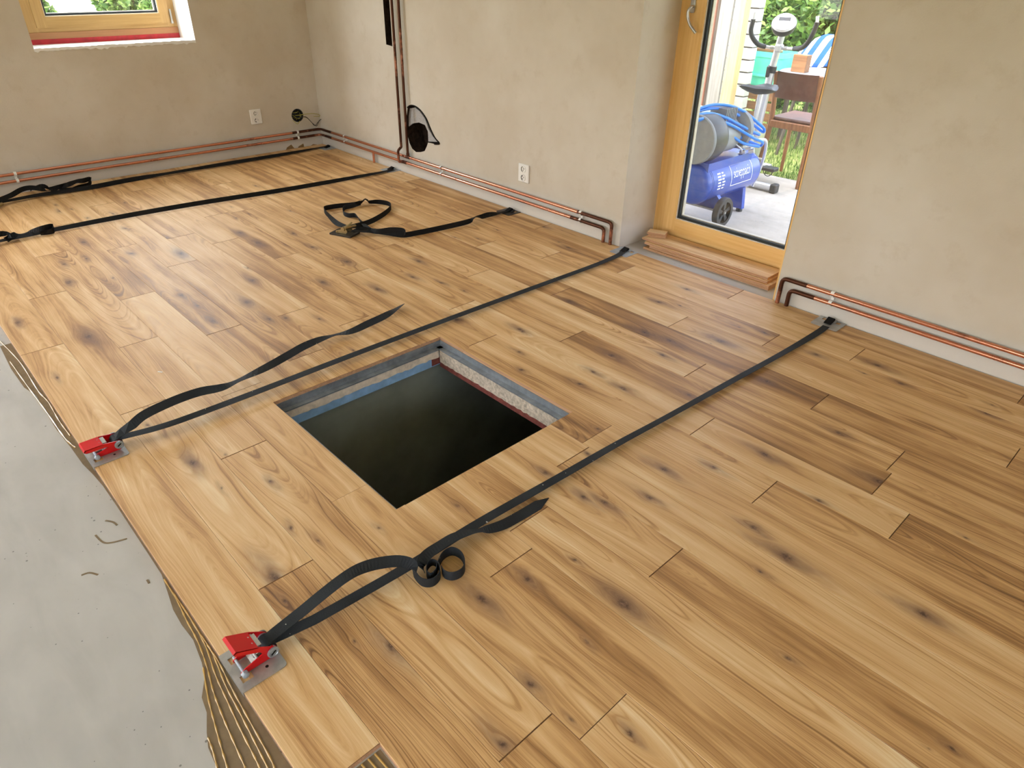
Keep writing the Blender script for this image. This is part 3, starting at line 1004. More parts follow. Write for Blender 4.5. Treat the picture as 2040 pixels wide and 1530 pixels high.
rough_strip('mortar_edge', 'tan_plaster', 'y', HX0 - .011, HX0 + .026, -.053, -.092, HY0 + .03, HY1 - .03, 0.004, hf)
rough_strip('mortar_edge', 'rough_conc', 'x', HY1 + .011, HY1 - .030, -.053, -.118, HX0 + .03, HX1 - .03, 0.003, hf)
MB().box((HX0 - .011, HY0 - .01, -.135), (HX0 + .022, HY1 + .01, -.09)).build('blue_beam', 'blue_paint', hf)
MB().box((HX0 + .0225, HY1 - .024, -.150), (HX1 + .01, HY1 + .011, -.119)).build('red_beam', 'red_oxide', hf)
MB().box((HX0 + .0225, HY1 - .075, -.130), (HX0 + .024, HY1 - .025, -.092)).build('red_patch', 'red_oxide', hf)
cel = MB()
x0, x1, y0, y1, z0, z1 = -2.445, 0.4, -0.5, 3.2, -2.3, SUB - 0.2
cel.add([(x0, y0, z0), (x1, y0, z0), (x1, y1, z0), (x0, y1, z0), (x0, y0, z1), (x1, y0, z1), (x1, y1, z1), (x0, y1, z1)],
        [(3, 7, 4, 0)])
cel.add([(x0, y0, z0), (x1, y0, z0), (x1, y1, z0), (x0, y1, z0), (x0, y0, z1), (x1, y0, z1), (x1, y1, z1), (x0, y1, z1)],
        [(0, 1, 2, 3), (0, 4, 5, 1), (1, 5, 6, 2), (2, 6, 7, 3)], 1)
M['cellar_shade'] = flat('cellar_shade_colour', lin(46, 40, 34), 0.95, 0, 0.1, 0.2, 9)  # darkness of the deep cellar put into the floor and wall colour
cw = cel.build('wall_cellar', ['cellar', 'cellar_shade'])
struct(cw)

# ================================================================== WINDOW in the left wall
def window_unit(name, plane, face, u0, u1, z0, z1, inward, depth=0.07, mw_=0.075, base=0.0):
    """timber window: outer frame, sash, gasket, pane. plane 'x' or 'y'; inward = +1/-1 to the room"""
    root = bpy.data.objects.new(name, None)
    C.objects.link(root)
    root.location = (face, (u0 + u1) / 2, z0) if plane == 'x' else ((u0 + u1) / 2, face, z0)
    struct(root)

    def bx(mb, a0, a1, b0, b1, d0, d1):
        lo_d, hi_d = sorted((face - inward * d0, face - inward * d1))
        if plane == 'x':
            mb.box((lo_d, a0, b0), (hi_d, a1, b1))
        else:
            mb.box((a0, lo_d, b0), (a1, hi_d, b1))

    def ring(nm, a0, a1, b0, b1, w, d0, d1, mat_v, mat_h, par):
        m_ = MB()
        bx(m_, a0, a0 + w, b0, b1, d0, d1)
        bx(m_, a1 - w, a1, b0, b1, d0, d1)
        o_ = m_.build(nm, mat_v, par)
        m_ = MB()
        bx(m_, a0 + w, a1 - w, b0, b0 + w, d0, d1)
        bx(m_, a0 + w, a1 - w, b1 - w, b1, d0, d1)
        m_.build(nm, mat_h, par)
        return o_
    mh = 'spruce_dim_y' if plane == 'x' else 'larch_h'
    mv = 'pine_w' if plane == 'x' else 'larch'
    ring('window_frame', u0, u1, z0 + base, z1, mw_, 0, depth, mv, mh, root)
    ring('sash', u0 + 0.055, u1 - 0.055, z0 + base + 0.055, z1 - 0.055, mw_, -0.012, depth - 0.01, mv, mh, root)
    a0, a1, b0, b1 = u0 + 0.055 + mw_, u1 - 0.055 - mw_, z0 + base + 0.055 + mw_, z1 - 0.055 - mw_
    ring('white_bead', a0, a1, b0, b1, 0.006, 0.0, 0.02, 'white_seal', 'white_seal', root)
    ring('gasket', a0 + .006, a1 - .006, b0 + .006, b1 - .006, 0.012, 0.012, 0.03, 'gasket', 'gasket', root)
    ring('spacer', a0 + .012, a1 - .012, b0 + .012, b1 - .012, 0.011, 0.03, 0.05, 'spacer', 'spacer', root)
    m_ = MB()
    bx(m_, a0, a1, b0, b1, 0.028, 0.030)
    m_.build('pane', 'glass', root)
    return root


WF = -6.79                     # window face
win1 = window_unit('window_1', 'x', WF, 1.335, 2.445, 1.035, WZ1 - 0.01, 1)
m = MB().box((WF - 0.06, 1.264, 1.013), (WF + 0.008, 2.443, 1.058))
m.build('base_rail', 'redwood_y', win1)
m = MB().box((WF - 0.07, 1.265, 0.976), (WF + 0.010, 2.442, 1.013))
m.build('sealing_tape', 'red_tape', win1)
m = MB()
m.box((WF - 0.06, WY0 + .001, 1.0585), (WF + 0.002, 1.335, WZ1))
m.build('side_liner', 'pine_w', win1)
hg = MB()
hg.cyl((WF + 0.022, 2.40, 1.105), (WF + 0.022, 2.40, 1.195), 0.008, 12).cyl((WF + 0.022, 2.40, 1.088), (WF + 0.022, 2.40, 1.105), 0.011, 12)
hg.build('hinge', 'alu', win1, smooth=True)
# rough white sill edge
sill = MB()
n = 60
vs, fs = [], []
for i in range(n + 1):
    y = WY0 - 0.002 + (WY1 - WY0 + 0.004) * i / n
    zb = WZ0 - 0.008 - abs(random.gauss(0, 0.006)) - (0.004 if i > 50 else 0)
    vs += [(WX - 0.318, y, WZ0 - 0.001), (WX - 0.318, y, WZ0 + 0.002), (WX + 0.003, y, WZ0 + 0.008 + random.uniform(-.003, .002)), (WX + 0.004, y, zb), (WX - 0.002, y, zb - 0.001)]
for i in range(n):
    for k in range(5):
        k2 = (k + 1) % 5
        fs.append((5 * i + k, 5 * i + k2, 5 * i + 5 + k2, 5 * i + 5 + k))
fs += [(4, 3, 2, 1, 0), tuple(5 * n + k for k in range(5))]
sill.add(vs, fs)
sill.build('rough_sill', 'white_plaster', win1)

window_unit('window_2', 'x', WX - 0.18, -2.4, -0.3, 0.2, 2.25, 1)
window_unit('window_3', 'x', EX + 0.18, -1.1, 1.3, 0.85, 2.3, -1)
window_unit('window_4', 'y', SY - 0.18, -5.2, -3.0, 0.8, 2.35, 1)
window_unit('window_5', 'y', SY - 0.18, -1.3, 1.3, SUB, 2.3, 1)
portal('portal_left', (WX - 0.41, (WY0 + WY1) / 2, 1.62), (1, 0, 0), 1.15, 1.2)
portal('portal_left_far', (WX - 0.35, -1.35, 1.22), (1, 0, 0), 2.1, 2.05)
portal('portal_right', (EX + 0.32, 0.1, 1.58), (-1, 0, 0), 2.4, 1.45)
portal('portal_front', (-4.1, SY - 0.32, 1.58), (0, 1, 0), 2.2, 1.55)
portal('portal_terrace', (0.0, SY - 0.32, 1.15), (0, 1, 0), 2.6, 2.3)
portal('portal_door', ((DX0 + DX1) / 2, DY + 0.44, 1.1), (0, -1, 0), 1.05, 2.1)

# ================================================================== DOOR in the back wall
door = bpy.data.objects.new('door_1', None)
C.objects.link(door)
door.location = ((DX0 + DX1) / 2, DFACE, 0)
struct(door)
FX0, FX1 = DX0 - 0.01, DX1 + 0.01
GX0, GX1, GZ0 = -2.487, -1.70, 0.152        # visible glass field
SX0, SX1, SZ0 = -2.572, -1.60, 0.072        # sash outer


def dbox(nm, a0, a1, b0, b1, d0, d1, mat, par=door):
    return MB().box((a0, DFACE + d0, b0), (a1, DFACE + d1, b1)).build(nm, mat, par)


dbox('door_frame', FX0, SX0 + .004, SUB, DTOP, 0.0, 0.075, 'larch')
dbox('door_frame', SX1 - .004, FX1, SUB, DTOP, 0.0, 0.075, 'larch')
dbox('door_frame', SX0 + .004, SX1 - .004, SUB, SZ0 - .003, 0.0, 0.075, 'larch_h')
dbox('door_frame', SX0 + .004, SX1 - .004, DTOP - 0.07, DTOP, 0.0, 0.075, 'larch_h')
sash = dbox('sash_stile', SX0, GX0, SZ0, DTOP - .05, -0.010, 0.06, 'larch')
dbox('sash_stile', GX1, SX1, SZ0, DTOP - .05, -0.010, 0.06, 'larch')
dbox('sash_rail', GX0, GX1, SZ0, GZ0, -0.010, 0.06, 'larch_h')
dbox('sash_rail', GX0, GX1, DTOP - .14, DTOP - .05, -0.010, 0.06, 'larch_h')
for (e0, e1, dd0, dd1, nm, mt) in ((0.0, 0.004, -0.004, 0.012, 'white_bead', 'white_seal'), (0.004, 0.020, 0.006, 0.024, 'gasket', 'gasket'), (0.014, 0.026, 0.024, 0.048, 'spacer', 'spacer')):
    mb = MB()
    z0_, z1_ = GZ0, DTOP - .14
    y0_, y1_ = DFACE + dd0, DFACE + dd1
    mb.box((GX0 + e0, y0_, z0_ + e0), (GX0 + e1, y1_, z1_ - e0)).box((GX1 - e1, y0_, z0_ + e0), (GX1 - e0, y1_, z1_ - e0))
    mb.box((GX0 + e1, y0_, z0_ + e0), (GX1 - e1, y1_, z0_ + e1)).box((GX0 + e1, y0_, z1_ - e1), (GX1 - e1, y1_, z1_ - e0))
    mb.build(nm, mt, door)
dbox('pane', GX0 + .004, GX1 - .004, GZ0 + .004, DTOP - .144, 0.022, 0.0235, 'glass')
hd = MB()
hc = PY(1381, 12, DFACE - 0.011)
hd.lathe([(0.0, 0.0), (0.015, 0.0), (0.015, 0.010), (0.0, 0.012)], hc, (0, -1, 0), 20)
hd.bevbox((hc.x - 0.016, DFACE - 0.021, hc.z - 0.035), (hc.x + 0.016, DFACE - 0.0105, hc.z + 0.065), 0.006)
hb = hd.build('handle_rose', 'alu', door, smooth=True)
hp = [PY(1381, 12, DFACE - .02), PY(1377, 14, DFACE - .05), PY(1371, 22, DFACE - .062), PY(1370, 34, DFACE - .062), PY(1374, 48, DFACE - .06), PY(1380, 58, DFACE - .056), PY(1386, 66, DFACE - .05)]
MB().tube(smooth_path([tuple(q) for q in hp], 5), 0.008, 10).build('lever', 'alu', hb, smooth=True)

# right-hand reveal trim: thin bare timber edge along the plaster corner
struct(MB().box((DX1 - 0.007, DY - 0.0015, SUB), (DX1 + 0.001, DY + 0.30, DTOP)).build('trim_1', 'larch'))

# ================================================================== SPARE BOARDS stacked on the threshold
def board(nm, c, size, rz, tone, ks, label, cat, group=None):
    h = Vector(size) / 2
    mb = MB()
    c_ = 0.0008
    mb.add([(-h.x, -h.y, -h.z), (h.x, -h.y, -h.z), (h.x, h.y, -h.z), (-h.x, h.y, -h.z), (-h.x, -h.y, h.z - c_), (h.x, -h.y, h.z - c_), (h.x, h.y, h.z - c_), (-h.x, h.y, h.z - c_)],
           [(0, 1, 5, 4), (1, 2, 6, 5), (2, 3, 7, 6), (3, 0, 4, 7), (3, 2, 1, 0)], 1)
    mb.add([(-h.x, -h.y, h.z - c_), (h.x, -h.y, h.z - c_), (h.x, h.y, h.z - c_), (-h.x, h.y, h.z - c_), (-h.x + c_, -h.y + c_, h.z), (h.x - c_, -h.y + c_, h.z), (h.x - c_, h.y - c_, h.z), (-h.x + c_, h.y - c_, h.z)],
           [(0, 1, 5, 4), (1, 2, 6, 5), (2, 3, 7, 6), (3, 0, 4, 7), (4, 5, 6, 7)], 0)
    # tongue along the front edge
    mb.box((-h.x, -h.y - 0.005, -0.002), (h.x, -h.y, 0.002), 1)
    o = mb.build(nm, ['oak', 'oak_side'])
    o.location = c
    o.rotation_euler = (0, 0, rz)
    o['tone'] = tone
    for i in range(4):
        o['k%d' % (i + 1)] = [float(v) for v in (ks[i] if i < len(ks) else (9, 9, 0))]
    return tag(o, label, cat, group)


bt = 0.0145
board('spare_floorboard', (-2.095, 3.700, SUB + bt * 0.5 + .0003), (0.90, 0.172, bt), 0.004, -0.5, [(.3, -.02, .7)], 'reddish oak floorboard at the bottom of the short stack by the glass door', 'floorboard')
board('spare_floorboard', (-2.075, 3.706, SUB + bt * 1.5 + .001), (0.86, 0.172, bt), -0.008, 0.0, [], 'oak floorboard lying second from the bottom of the short stack by the glass door', 'floorboard')
board('spare_floorboard', (-2.11, 3.716, SUB + bt * 2.5 + .0017), (0.88, 0.172, bt), 0.012, 0.3, [(.15, 0, .6)], 'oak floorboard lying just under the top board of the short stack by the glass door', 'floorboard')
board('spare_floorboard', (-2.135, 3.738, SUB + bt * 3.5 + .0024), (0.91, 0.172, bt), 0.006, 0.2, [(-.1, .03, .4)], 'oak floorboard on top of the short stack by the glass door', 'floorboard')
zt = SUB + bt * 4 + .0027
board('board_offcut', (-2.535, 3.742, zt + bt * .5), (0.115, 0.070, bt), 0.45, 0.2, [], 'small oak offcut lying directly on the board stack under another offcut', 'offcut')
board('board_offcut', (-2.54, 3.745, zt + bt * 1.5 + .0005), (0.12, 0.075, bt), 0.38, 0.9, [], 'pale small oak offcut on top of the two offcuts on the board stack', 'offcut')

# ================================================================== COPPER PIPES
PR = 0.011


def bend(p0, p1, p2, r=0.035, n=6):
    """rounded corner points at p1"""
    p0, p1, p2 = Vector(p0), Vector(p1), Vector(p2)
    a = p1 + (p0 - p1).normalized() * r
    b = p1 + (p2 - p1).normalized() * r
    return [tuple(a * (1 - t) ** 2 + p1 * 2 * t * (1 - t) + b * t * t) for t in [i / n for i in range(n + 1)]]


def pipe_part(nm, pts, mat, par, r=PR):
    return MB().tube(pts, r, 14).build(nm, mat, par, smooth=True)


YP, XP = DY - 0.028, WX + 0.028
ZU, ZL = 0.147, 0.095


def corner_run(z, label, dx):
    t = thing('heating_pipe', label, 'pipe', (-5, YP, z))
    pipe_part('copper_tube', [(XP, -2.4, z), (XP, YP - 0.30, z)], 'copper', t)
    pipe_part('elbow', [(XP, YP - 0.30, z)] + bend((XP, 0, z), (XP, YP, z), (0, YP, z), 0.045) + [(XP + 0.22, YP, z)], 'copper_dark', t, PR + .0006)
    pipe_part('copper_tube', [(XP + 0.22, YP, z), (dx - 0.30, YP, z)], 'copper', t)
    pipe_part('elbow', [(dx - 0.30, YP, z)] + bend((-9, YP, z), (dx, YP, z), (dx, YP, -9), 0.03) + [(dx, YP, 0.001)], 'copper_dark', t, PR + .0006)
    return t


up = corner_run(ZU, 'upper copper heating pipe running round the room corner and along the wall to the door', -2.715)
lo = corner_run(ZL, 'lower copper heating pipe running round the room corner and along the wall to the door', -2.775)
# risers
r1 = pipe_part('riser', [(-4.965, YP, ZU), (-4.965, YP, 2.5)], 'copper_dark', up)
MB().cyl((-4.99, YP, ZU), (-4.94, YP, ZU), PR + .003, 16).cyl((-4.965, YP, ZU), (-4.965, YP, ZU + .035), PR + .003, 16).build('tee', 'copper_dark', up, smooth=True)
yr = YP - 0.036
r2 = pipe_part('riser', [(-5.055, YP, 2.5), (-5.055, YP, 0.235)] + bend((-5.055, YP, 1), (-5.055, YP, 0.21), (-5.055, yr - .2, 0.21), .012, 4) + bend((-5.055, YP, .21), (-5.055, yr, 0.195), (-5.055, yr, 0), .015, 4) + bend((-5.055, yr, .2), (-5.055, yr, ZL), (-5.055, YP, ZL), .02, 4) + [(-5.02, YP, ZL)], 'copper_dark', lo)
MB().cyl((-5.05, YP, ZL), (-4.99, YP, ZL), PR + .003, 16).build('tee', 'copper_dark', lo, smooth=True)
stub = PY(744, 305, YP)
pipe_part('drop_stub', [(stub.x, YP, ZL), (stub.x, YP, 0.001)], 'copper', lo)


def right_run(z, dx, label):
    t = thing('heating_pipe', label, 'pipe', (0, YP, z))
    pipe_part('elbow', [(dx, YP, 0.001)] + bend((dx, YP, -9), (dx, YP, z), (9, YP, z), 0.03) + [(dx + 0.14, YP, z)], 'copper_dark', t, PR + .0006)
    pipe_part('copper_tube', [(dx + 0.14, YP, z), (EX - 0.02, YP, z)], 'copper', t)
    return t


right_run(ZU, -1.512, 'upper copper heating pipe starting at an elbow right of the door recess')
right_run(ZL, -1.458, 'lower copper heating pipe starting at an elbow right of the door recess')


def clip(x, y, onx, label):
    t = thing('pipe_clip', label, 'pipe clip', (x, y, ZL))
    for z in (ZL, ZU):
        mb = MB()
        pts = []
        for k in range(9):
            a = math.radians(-150 + 300 * k / 8)
            u, w = math.cos(a) * (PR + .0035), math.sin(a) * (PR + .0035)
            pts.append((x, y - 0, z) if False else None)
        ring = []
        for k in range(11):
            a = math.radians(20 + 320 * k / 10)
            d = -math.cos(a) * (PR + .003)
            h = math.sin(a) * (PR + .003)
            ring.append((x + (d if onx else 0), y + (0 if onx else d), z + h))
        # open C-shaped saddle made of a flat strip
        vs, fs = [], []
        for (px_, py_, pz_) in ring:
            c0 = Vector((x, y, z))
            q = Vector((px_, py_, pz_))
            o_ = (q - c0).normalized() * .0028
            e = Vector((0, .009, 0)) if onx else Vector((.009, 0, 0))
            vs += [q - e, q + e, q + e + o_, q - e + o_]
        for i in range(10):
            for k in range(4):
                k2 = (k + 1) % 4
                fs.append((4 * i + k, 4 * i + k2, 4 * i + 4 + k2, 4 * i + 4 + k))
        fs += [(3, 2, 1, 0), (40, 41, 42, 43)]
        mb.add(vs, fs)
        mb.build('clip_saddle', 'white_plastic', t)
    if onx:
        MB().box((WX, y - .008, ZL + .016), (WX + .018, y + .008, ZU - .016)).build('clip_bridge', 'white_plastic', t)
    else:
        MB().box((x - .008, DY - .018, ZL + .016), (x + .008, DY, ZU - .016)).build('clip_bridge', 'white_plastic', t)
    return t


clip(XP, PX(33, 355, XP).y, True, 'white double pipe clip on the window wall below the window')
clip(XP, PX(593, 268, XP).y, True, 'white double pipe clip on the window wall below the loose wires')
clip(PY(687, 278, YP).x, YP, False, 'white double pipe clip on the door wall just past the room corner')
clip(PY(879, 341, YP).x, YP, False, 'white double pipe clip just right of the vertical copper risers')
clip(PY(1157, 430, YP).x, YP, False, 'white double pipe clip beside the pipe elbows left of the door recess')
clip(PY(1657, 595, YP).x, YP, False, 'white double pipe clip on the pipes right of the door recess')

# ================================================================== SOCKETS, WIRES
def socket(label, cu, cz, plane):
    t = thing('wall_socket', label, 'socket', (cu, DY, cz) if plane == 'y' else (WX, cu, cz))

    def P(u, z, d):
        return Vector((cu + u, DY - d, cz + z)) if plane == 'y' else Vector((WX + d, cu + u, cz + z))
    def bxx(mb, u0, u1, z0, z1, d0, d1, bev=None):
        a, b = P(u0, z0, d0), P(u1, z1, d1)
        lo = [min(a[i], b[i]) for i in range(3)]
        hi = [max(a[i], b[i]) for i in range(3)]
        mb.bevbox(lo, hi, bev) if bev else mb.box(lo, hi)
    mb = MB()
    bxx(mb, -.054, .054, -.064, .064, 0, .012, .004)
    mb.build('cover_plate', 'white_plastic', t)
    ax = (0, -1, 0) if plane == 'y' else (1, 0, 0)
    for s, zc in ((1, .030), (-1, -.030)):
        mb = MB()
        mb.lathe([(.025, 0), (.025, .0035), (.0215, .0035), (.0205, .0006), (0, .0006)], P(0, zc, .012), ax, 28)
        w = mb.build('socket_well', 'white_plastic', t, smooth=True)
        mb = MB()
        for dz in (-1, 1):
            mb.cyl(P(-.004 + .004 * s, zc + dz * .0095, .0122), P(-.004 + .004 * s, zc + dz * .0095, .0134), .0032, 10)
        mb.build('pin_hole', 'dark', t)
        mb = MB()
        mb.cyl(P(.010, zc + .004, .0124), P(.010, zc + .004, .024), .0024, 10)
        mb.build('earth_pin', 'alu', t)
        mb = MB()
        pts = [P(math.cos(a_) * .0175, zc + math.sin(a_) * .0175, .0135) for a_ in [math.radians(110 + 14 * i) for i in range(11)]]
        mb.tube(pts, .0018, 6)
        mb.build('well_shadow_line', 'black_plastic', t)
    return t


socket('white double wall socket above the copper pipes left of the door recess', -3.570, 0.290, 'y')
socket('white double wall socket on the window wall near the loose wires', 2.852, 0.328, 'x')

jbx = thing('junction_box', 'open round junction box with loose wires hanging out near the corner', 'junction box', (WX, 3.268, 0.292))
mb = MB()
mb.lathe([(.060, -.05), (.060, .002), (.055, .002), (.054, -.048), (0, -.048)], (WX, 3.268, 0.292), (1, 0, 0), 26)
mb.build('box_shell', 'black_plastic', jbx, smooth=True)
for k in range(7):
    a = random.uniform(0, 6.28)
    b = a + random.uniform(1.5, 3.5)
    p0 = Vector((WX - .04, 3.268 + .04 * math.cos(a), .292 + .04 * math.sin(a)))
    p1 = Vector((WX + .012, 3.268 + .03 * math.cos((a + b) / 2), .292 + .03 * math.sin((a + b) / 2)))
    p2 = Vector((WX - .035, 3.268 + .045 * math.cos(b), .292 + .045 * math.sin(b)))
    MB().tube(smooth_path([tuple(p0), tuple(p1), tuple(p2)], 6), .0022, 6).build('wire', ('yellow_wire', 'black_wire')[k % 2], jbx, smooth=True)
for path, mat in (([(590, 232), (605, 228), (622, 226), (634, 228), (638, 231), (632, 232), (625, 232)], 'yellow_wire'),
                  ([(592, 236), (604, 233), (612, 235), (620, 243), (627, 250), (634, 243), (640, 237), (645, 238), (642, 240)], 'black_wire'),
                  ([(590, 238), (600, 234), (610, 233), (622, 245), (630, 251), (633, 247), (636, 240), (641, 237)], 'black_wire'),
                  ([(584, 238), (588, 244), (593, 247), (597, 241)], 'yellow_wire')):
    pts = [PX(a, b, WX + .02 + .012 * math.sin(i)) for i, (a, b) in enumerate(path)]
    pts[0].x = WX - .02
    MB().tube(smooth_path([tuple(q) for q in pts], 5), .0026, 6).build('wire', mat, jbx, smooth=True)

# ================================================================== STRAP CLAMPS
SW = 0.035


def strap_pts(lst, sub=7):
    """lst of (px, py, z, tilt)"""
    p = [tuple(FL(a, b, z)) + (float(t),) for a, b, z, t in lst]
    return [(Vector(q[:3]), q[3]) for q in smooth_path(p, sub)]


def plate_poly_slots(mb, cx, y0, inward, w=0.147, d=0.122, slots=True):
    """flat plate with cut-outs; y0 = lip edge, inward +1 towards the door wall"""
    def Y(v):
        return y0 + inward * v
    z0, z1 = 0.0005, 0.0035
    h = w / 2
    pieces = [(-h, h, 0.0, 0.010), (-h, h, 0.040, d - 0.012), (-h, -0.048, 0.010, 0.040), (-0.024, 0.024, 0.010, 0.040), (0.048, h, 0.010, 0.040)] if slots else [(-h, h, 0, d - .012)]
    for u0, u1, v0, v1 in pieces:
        a, b = sorted((Y(v0), Y(v1)))
        mb.box((cx + u0, a, z0), (cx + u1, b, z1))
    r = .012
    arc = [(h - r + r * math.cos(t_), d - r + r * math.sin(t_)) for t_ in [math.radians(15 * i) for i in range(7)]]
    pl = [(-h, d - .0121), (h, d - .0121)] + arc + [(-u, v) for u, v in reversed(arc)]
    mb.prism([(cx + u, Y(v)) for u, v in pl], z0, z1, 2)
    return mb


def ratchet(root, cx, y0, open_deg, red='red'):
    """ratchet tensioner on a lip plate hooked over the board edge; strap leaves towards +y"""
    mb = plate_poly_slots(MB(), cx, y0, 1)
    mb.box((cx - .0735, y0 - .003, -.013), (cx + .0735, y0, .0035))
    bp = mb.build('base_plate', 'steel', root)
    for u in (-.038, .042):
        MB().cyl((cx + u, y0 + .078, .0033), (cx + u, y0 + .078, .0037), .0045, 14).build('plate_hole', 'dark', bp)
    # lower frame: two red cheeks
    ck = [(.018, .005), (.105, .005), (.118, .016), (.118, .036), (.108, .046), (.096, .040), (.030, .022), (.016, .014)]
    for u in (-.026, .0235):
        MB().prism([(y0 + v, z) for v, z in ck], cx + u, cx + u + .0025, 0).build('frame_cheek', red, root)
    # cross bolt with hex head
    mb = MB().cyl((cx - .036, y0 + .024, .0125), (cx + .040, y0 + .024, .0125), .0045, 12)
    mb.cyl((cx + .028, y0 + .024, .0125), (cx + .036, y0 + .024, .0125), .010, 6)
    mb.lathe([(.0095, .036), (.0085, .040), (.005, .0425), (0, .043)], (cx, y0 + .024, .0125), (1, 0, 0), 16)
    mb.build('bolt', 'steel_blue', root, smooth=True)
    # pawl and spring parts between the cheeks
    mb = MB()
    mb.box((cx - .02, y0 + .050, .012), (cx + .02, y0 + .072, .018), rot=Matrix.Rotation(.5, 3, 'X'))
    mb.box((cx - .008, y0 + .060, .018), (cx + .008, y0 + .085, .028), rot=Matrix.Rotation(.3, 3, 'X'))
    mb.cyl((cx - .023, y0 + .066, .024), (cx + .023, y0 + .066, .024), .004, 10)
    mb.build('pawl', 'steel', root)
    # handle
    piv = Vector((cx, y0 + .104, .032))
    R = Matrix.Rotation(math.radians(-open_deg), 3, 'X')

    def H(u, v, z):
        return piv + R @ Vector((u, -v, z))
    prof = [(-.016, -.010), (.004, -.014), (.040, .004), (.108, .002), (.116, .008), (.112, .016), (.045, .020), (.006, .016), (-.012, .010)]
    for u in (-.0325, .0300):
        n_ = len(prof)
        mb = MB()
        vs = [H(u, v, z) for v, z in prof] + [H(u + .0025, v, z) for v, z in prof]
        mb.add(vs, [tuple(range(n_)), tuple(reversed(range(n_, 2 * n_)))] + [(i, n_ + i, n_ + (i + 1) % n_, (i + 1) % n_) for i in range(n_)])
        mb.build('handle_cheek', red, root)
    mb = MB()
    tp = [(.050, .0202), (.112, .0162), (.1165, .008), (.112, .0075), (.109, .0135), (.050, .0175)]
    n_ = len(tp)
    vs = [H(-.0325, v, z) for v, z in tp] + [H(.0325, v, z) for v, z in tp]
    mb.add(vs, [tuple(range(n_)), tuple(reversed(range(n_, 2 * n_)))] + [(i, n_ + i, n_ + (i + 1) % n_, (i + 1) % n_) for i in range(n_)])
    hn = mb.build('handle', red, root)
    mb = MB()
    mb.cyl(H(-.030, .040, .012), H(.030, .040, .012), .003, 8).cyl(H(-.012, .034, .012), H(-.012, .060, .018), .003, 8).cyl(H(.012, .034, .012), H(.012, .060, .018), .003, 8)
    mb.box(H(-.022, .052, .013), H(.022, .036, .020))
    mb.build('release_bar', 'steel', hn)
    # spool and its end discs
    mb = MB().cyl((cx - .036, piv.y, piv.z), (cx + .036, piv.y, piv.z), .013, 20)
    mb.lathe([(.016, .0335), (.016, .038), (.012, .0395), (.011, .038), (0, .038)], (cx, piv.y, piv.z), (1, 0, 0), 24)
    mb.lathe([(.016, .0335), (.016, .038), (.012, .0395), (0, .0395)], (cx, piv.y, piv.z), (-1, 0, 0), 24)
    sp = mb.build('spool', 'steel_old', root, smooth=True)
    mb = MB()
    mb.box((cx + .0375, piv.y - .008, piv.z - .002), (cx + .0392, piv.y + .008, piv.z + .002), rot=Matrix.Rotation(.6, 3, 'X'))
    mb.build('spool_slot', 'dark', sp)
    mb = MB().cyl((cx - .022, piv.y, piv.z), (cx + .022, piv.y, piv.z), .0175, 22)
    mb.build('wound_webbing', 'strap', root, smooth=True)
    return piv


def wall_plate(root, cx, y1, mat='steel', web='strap_black', small=False, w=.14, d=.125):
    mb = plate_poly_slots(MB(), cx, y1, -1, w, d, slots=True)
    bp = mb.build('wall_plate', mat, root)
    mb = MB()
    mb.cyl((cx - .024, y1 - .030, .012), (cx + .024, y1 - .030, .012), .004, 10)
    mb.box((cx - .026, y1 - .036, .003), (cx - .0225, y1 - .022, .018)).box((cx + .0225, y1 - .036, .003), (cx + .026, y1 - .022, .018))
    mb.build('strap_bracket', mat, bp)
    # webbing folded round the bracket
    mb = MB()
    y = y1 - .030
    pts = [(Vector((cx, y - .045, .006)), 0), (Vector((cx, y - .01, .012)), 0), (Vector((cx, y + .004, .020)), 0), (Vector((cx, y - .006, .026)), 0), (Vector((cx, y - .028, .018)), 0), (Vector((cx, y - .055, .009)), 0)]
    mb.ribbon(pts, SW, .003)
    mb.build('folded_webbing', web, root)
    return bp


# -- clamp nearest: open red ratchet
sA = thing('strap_clamp', 'black strap clamp with the open raised red ratchet and a coiled tail beside the hatch', 'strap clamp', (-1.305, ROW0, 0))
pv = ratchet(sA, -1.303, ROW0, 32)
wall_plate(sA, -1.20, DY - .003)
sp = FL(1640, 657, .012)
pA = [(1646, 650, .010, 0), (1625, 665, .010, 5), (1560, 703, .014, -10), (1460, 758, .016, -10), (1330, 830, .018, -14), (1230, 884, .018, -11), (1110, 953, .018, -4), (960, 1038, .020, 0), (820, 1124, .022, 0), (700, 1193, .026, 0), (625, 1235, .032, 0)]
pts = strap_pts(pA)
pts += [(Vector((pv.x, pv.y + .02, .036)), 0), (Vector((pv.x, pv.y, .047)), 0)]
MB().ribbon(pts, SW, .002).build('webbing', 'strap', sA)
tl = [(Vector((pv.x, pv.y - .004, .046)), 0), (Vector((pv.x - .002, pv.y + .03, .052)), -3)]
tl += strap_pts([(604, 1216, .062, -6), (650, 1178, .075, -8), (690, 1148, .085, -12), (720, 1132, .088, -24), (755, 1122, .082, -40), (795, 1118, .066, -48), (822, 1126, .046, -62), (828, 1146, .022, -85), (842, 1160, .018, -90), (862, 1160, .018, -90),
                 (876, 1146, .018, -90), (874, 1128, .020, -88), (862, 1120, .022, -80), (852, 1128, .020, -86), (850, 1142, .019, -90), (858, 1150, .018, -90), (868, 1142, .018, -90), (872, 1128, .018, -90), (882, 1108, .018, -90), (900, 1098, .018, -88),
                 (918, 1106, .018, -88), (926, 1124, .018, -90), (920, 1140, .018, -90), (902, 1148, .018, -90), (886, 1144, .018, -90), (880, 1134, .018, -86)], 5)
MB().ribbon(tl, SW, .002).build('webbing_tail', 'strap', sA)
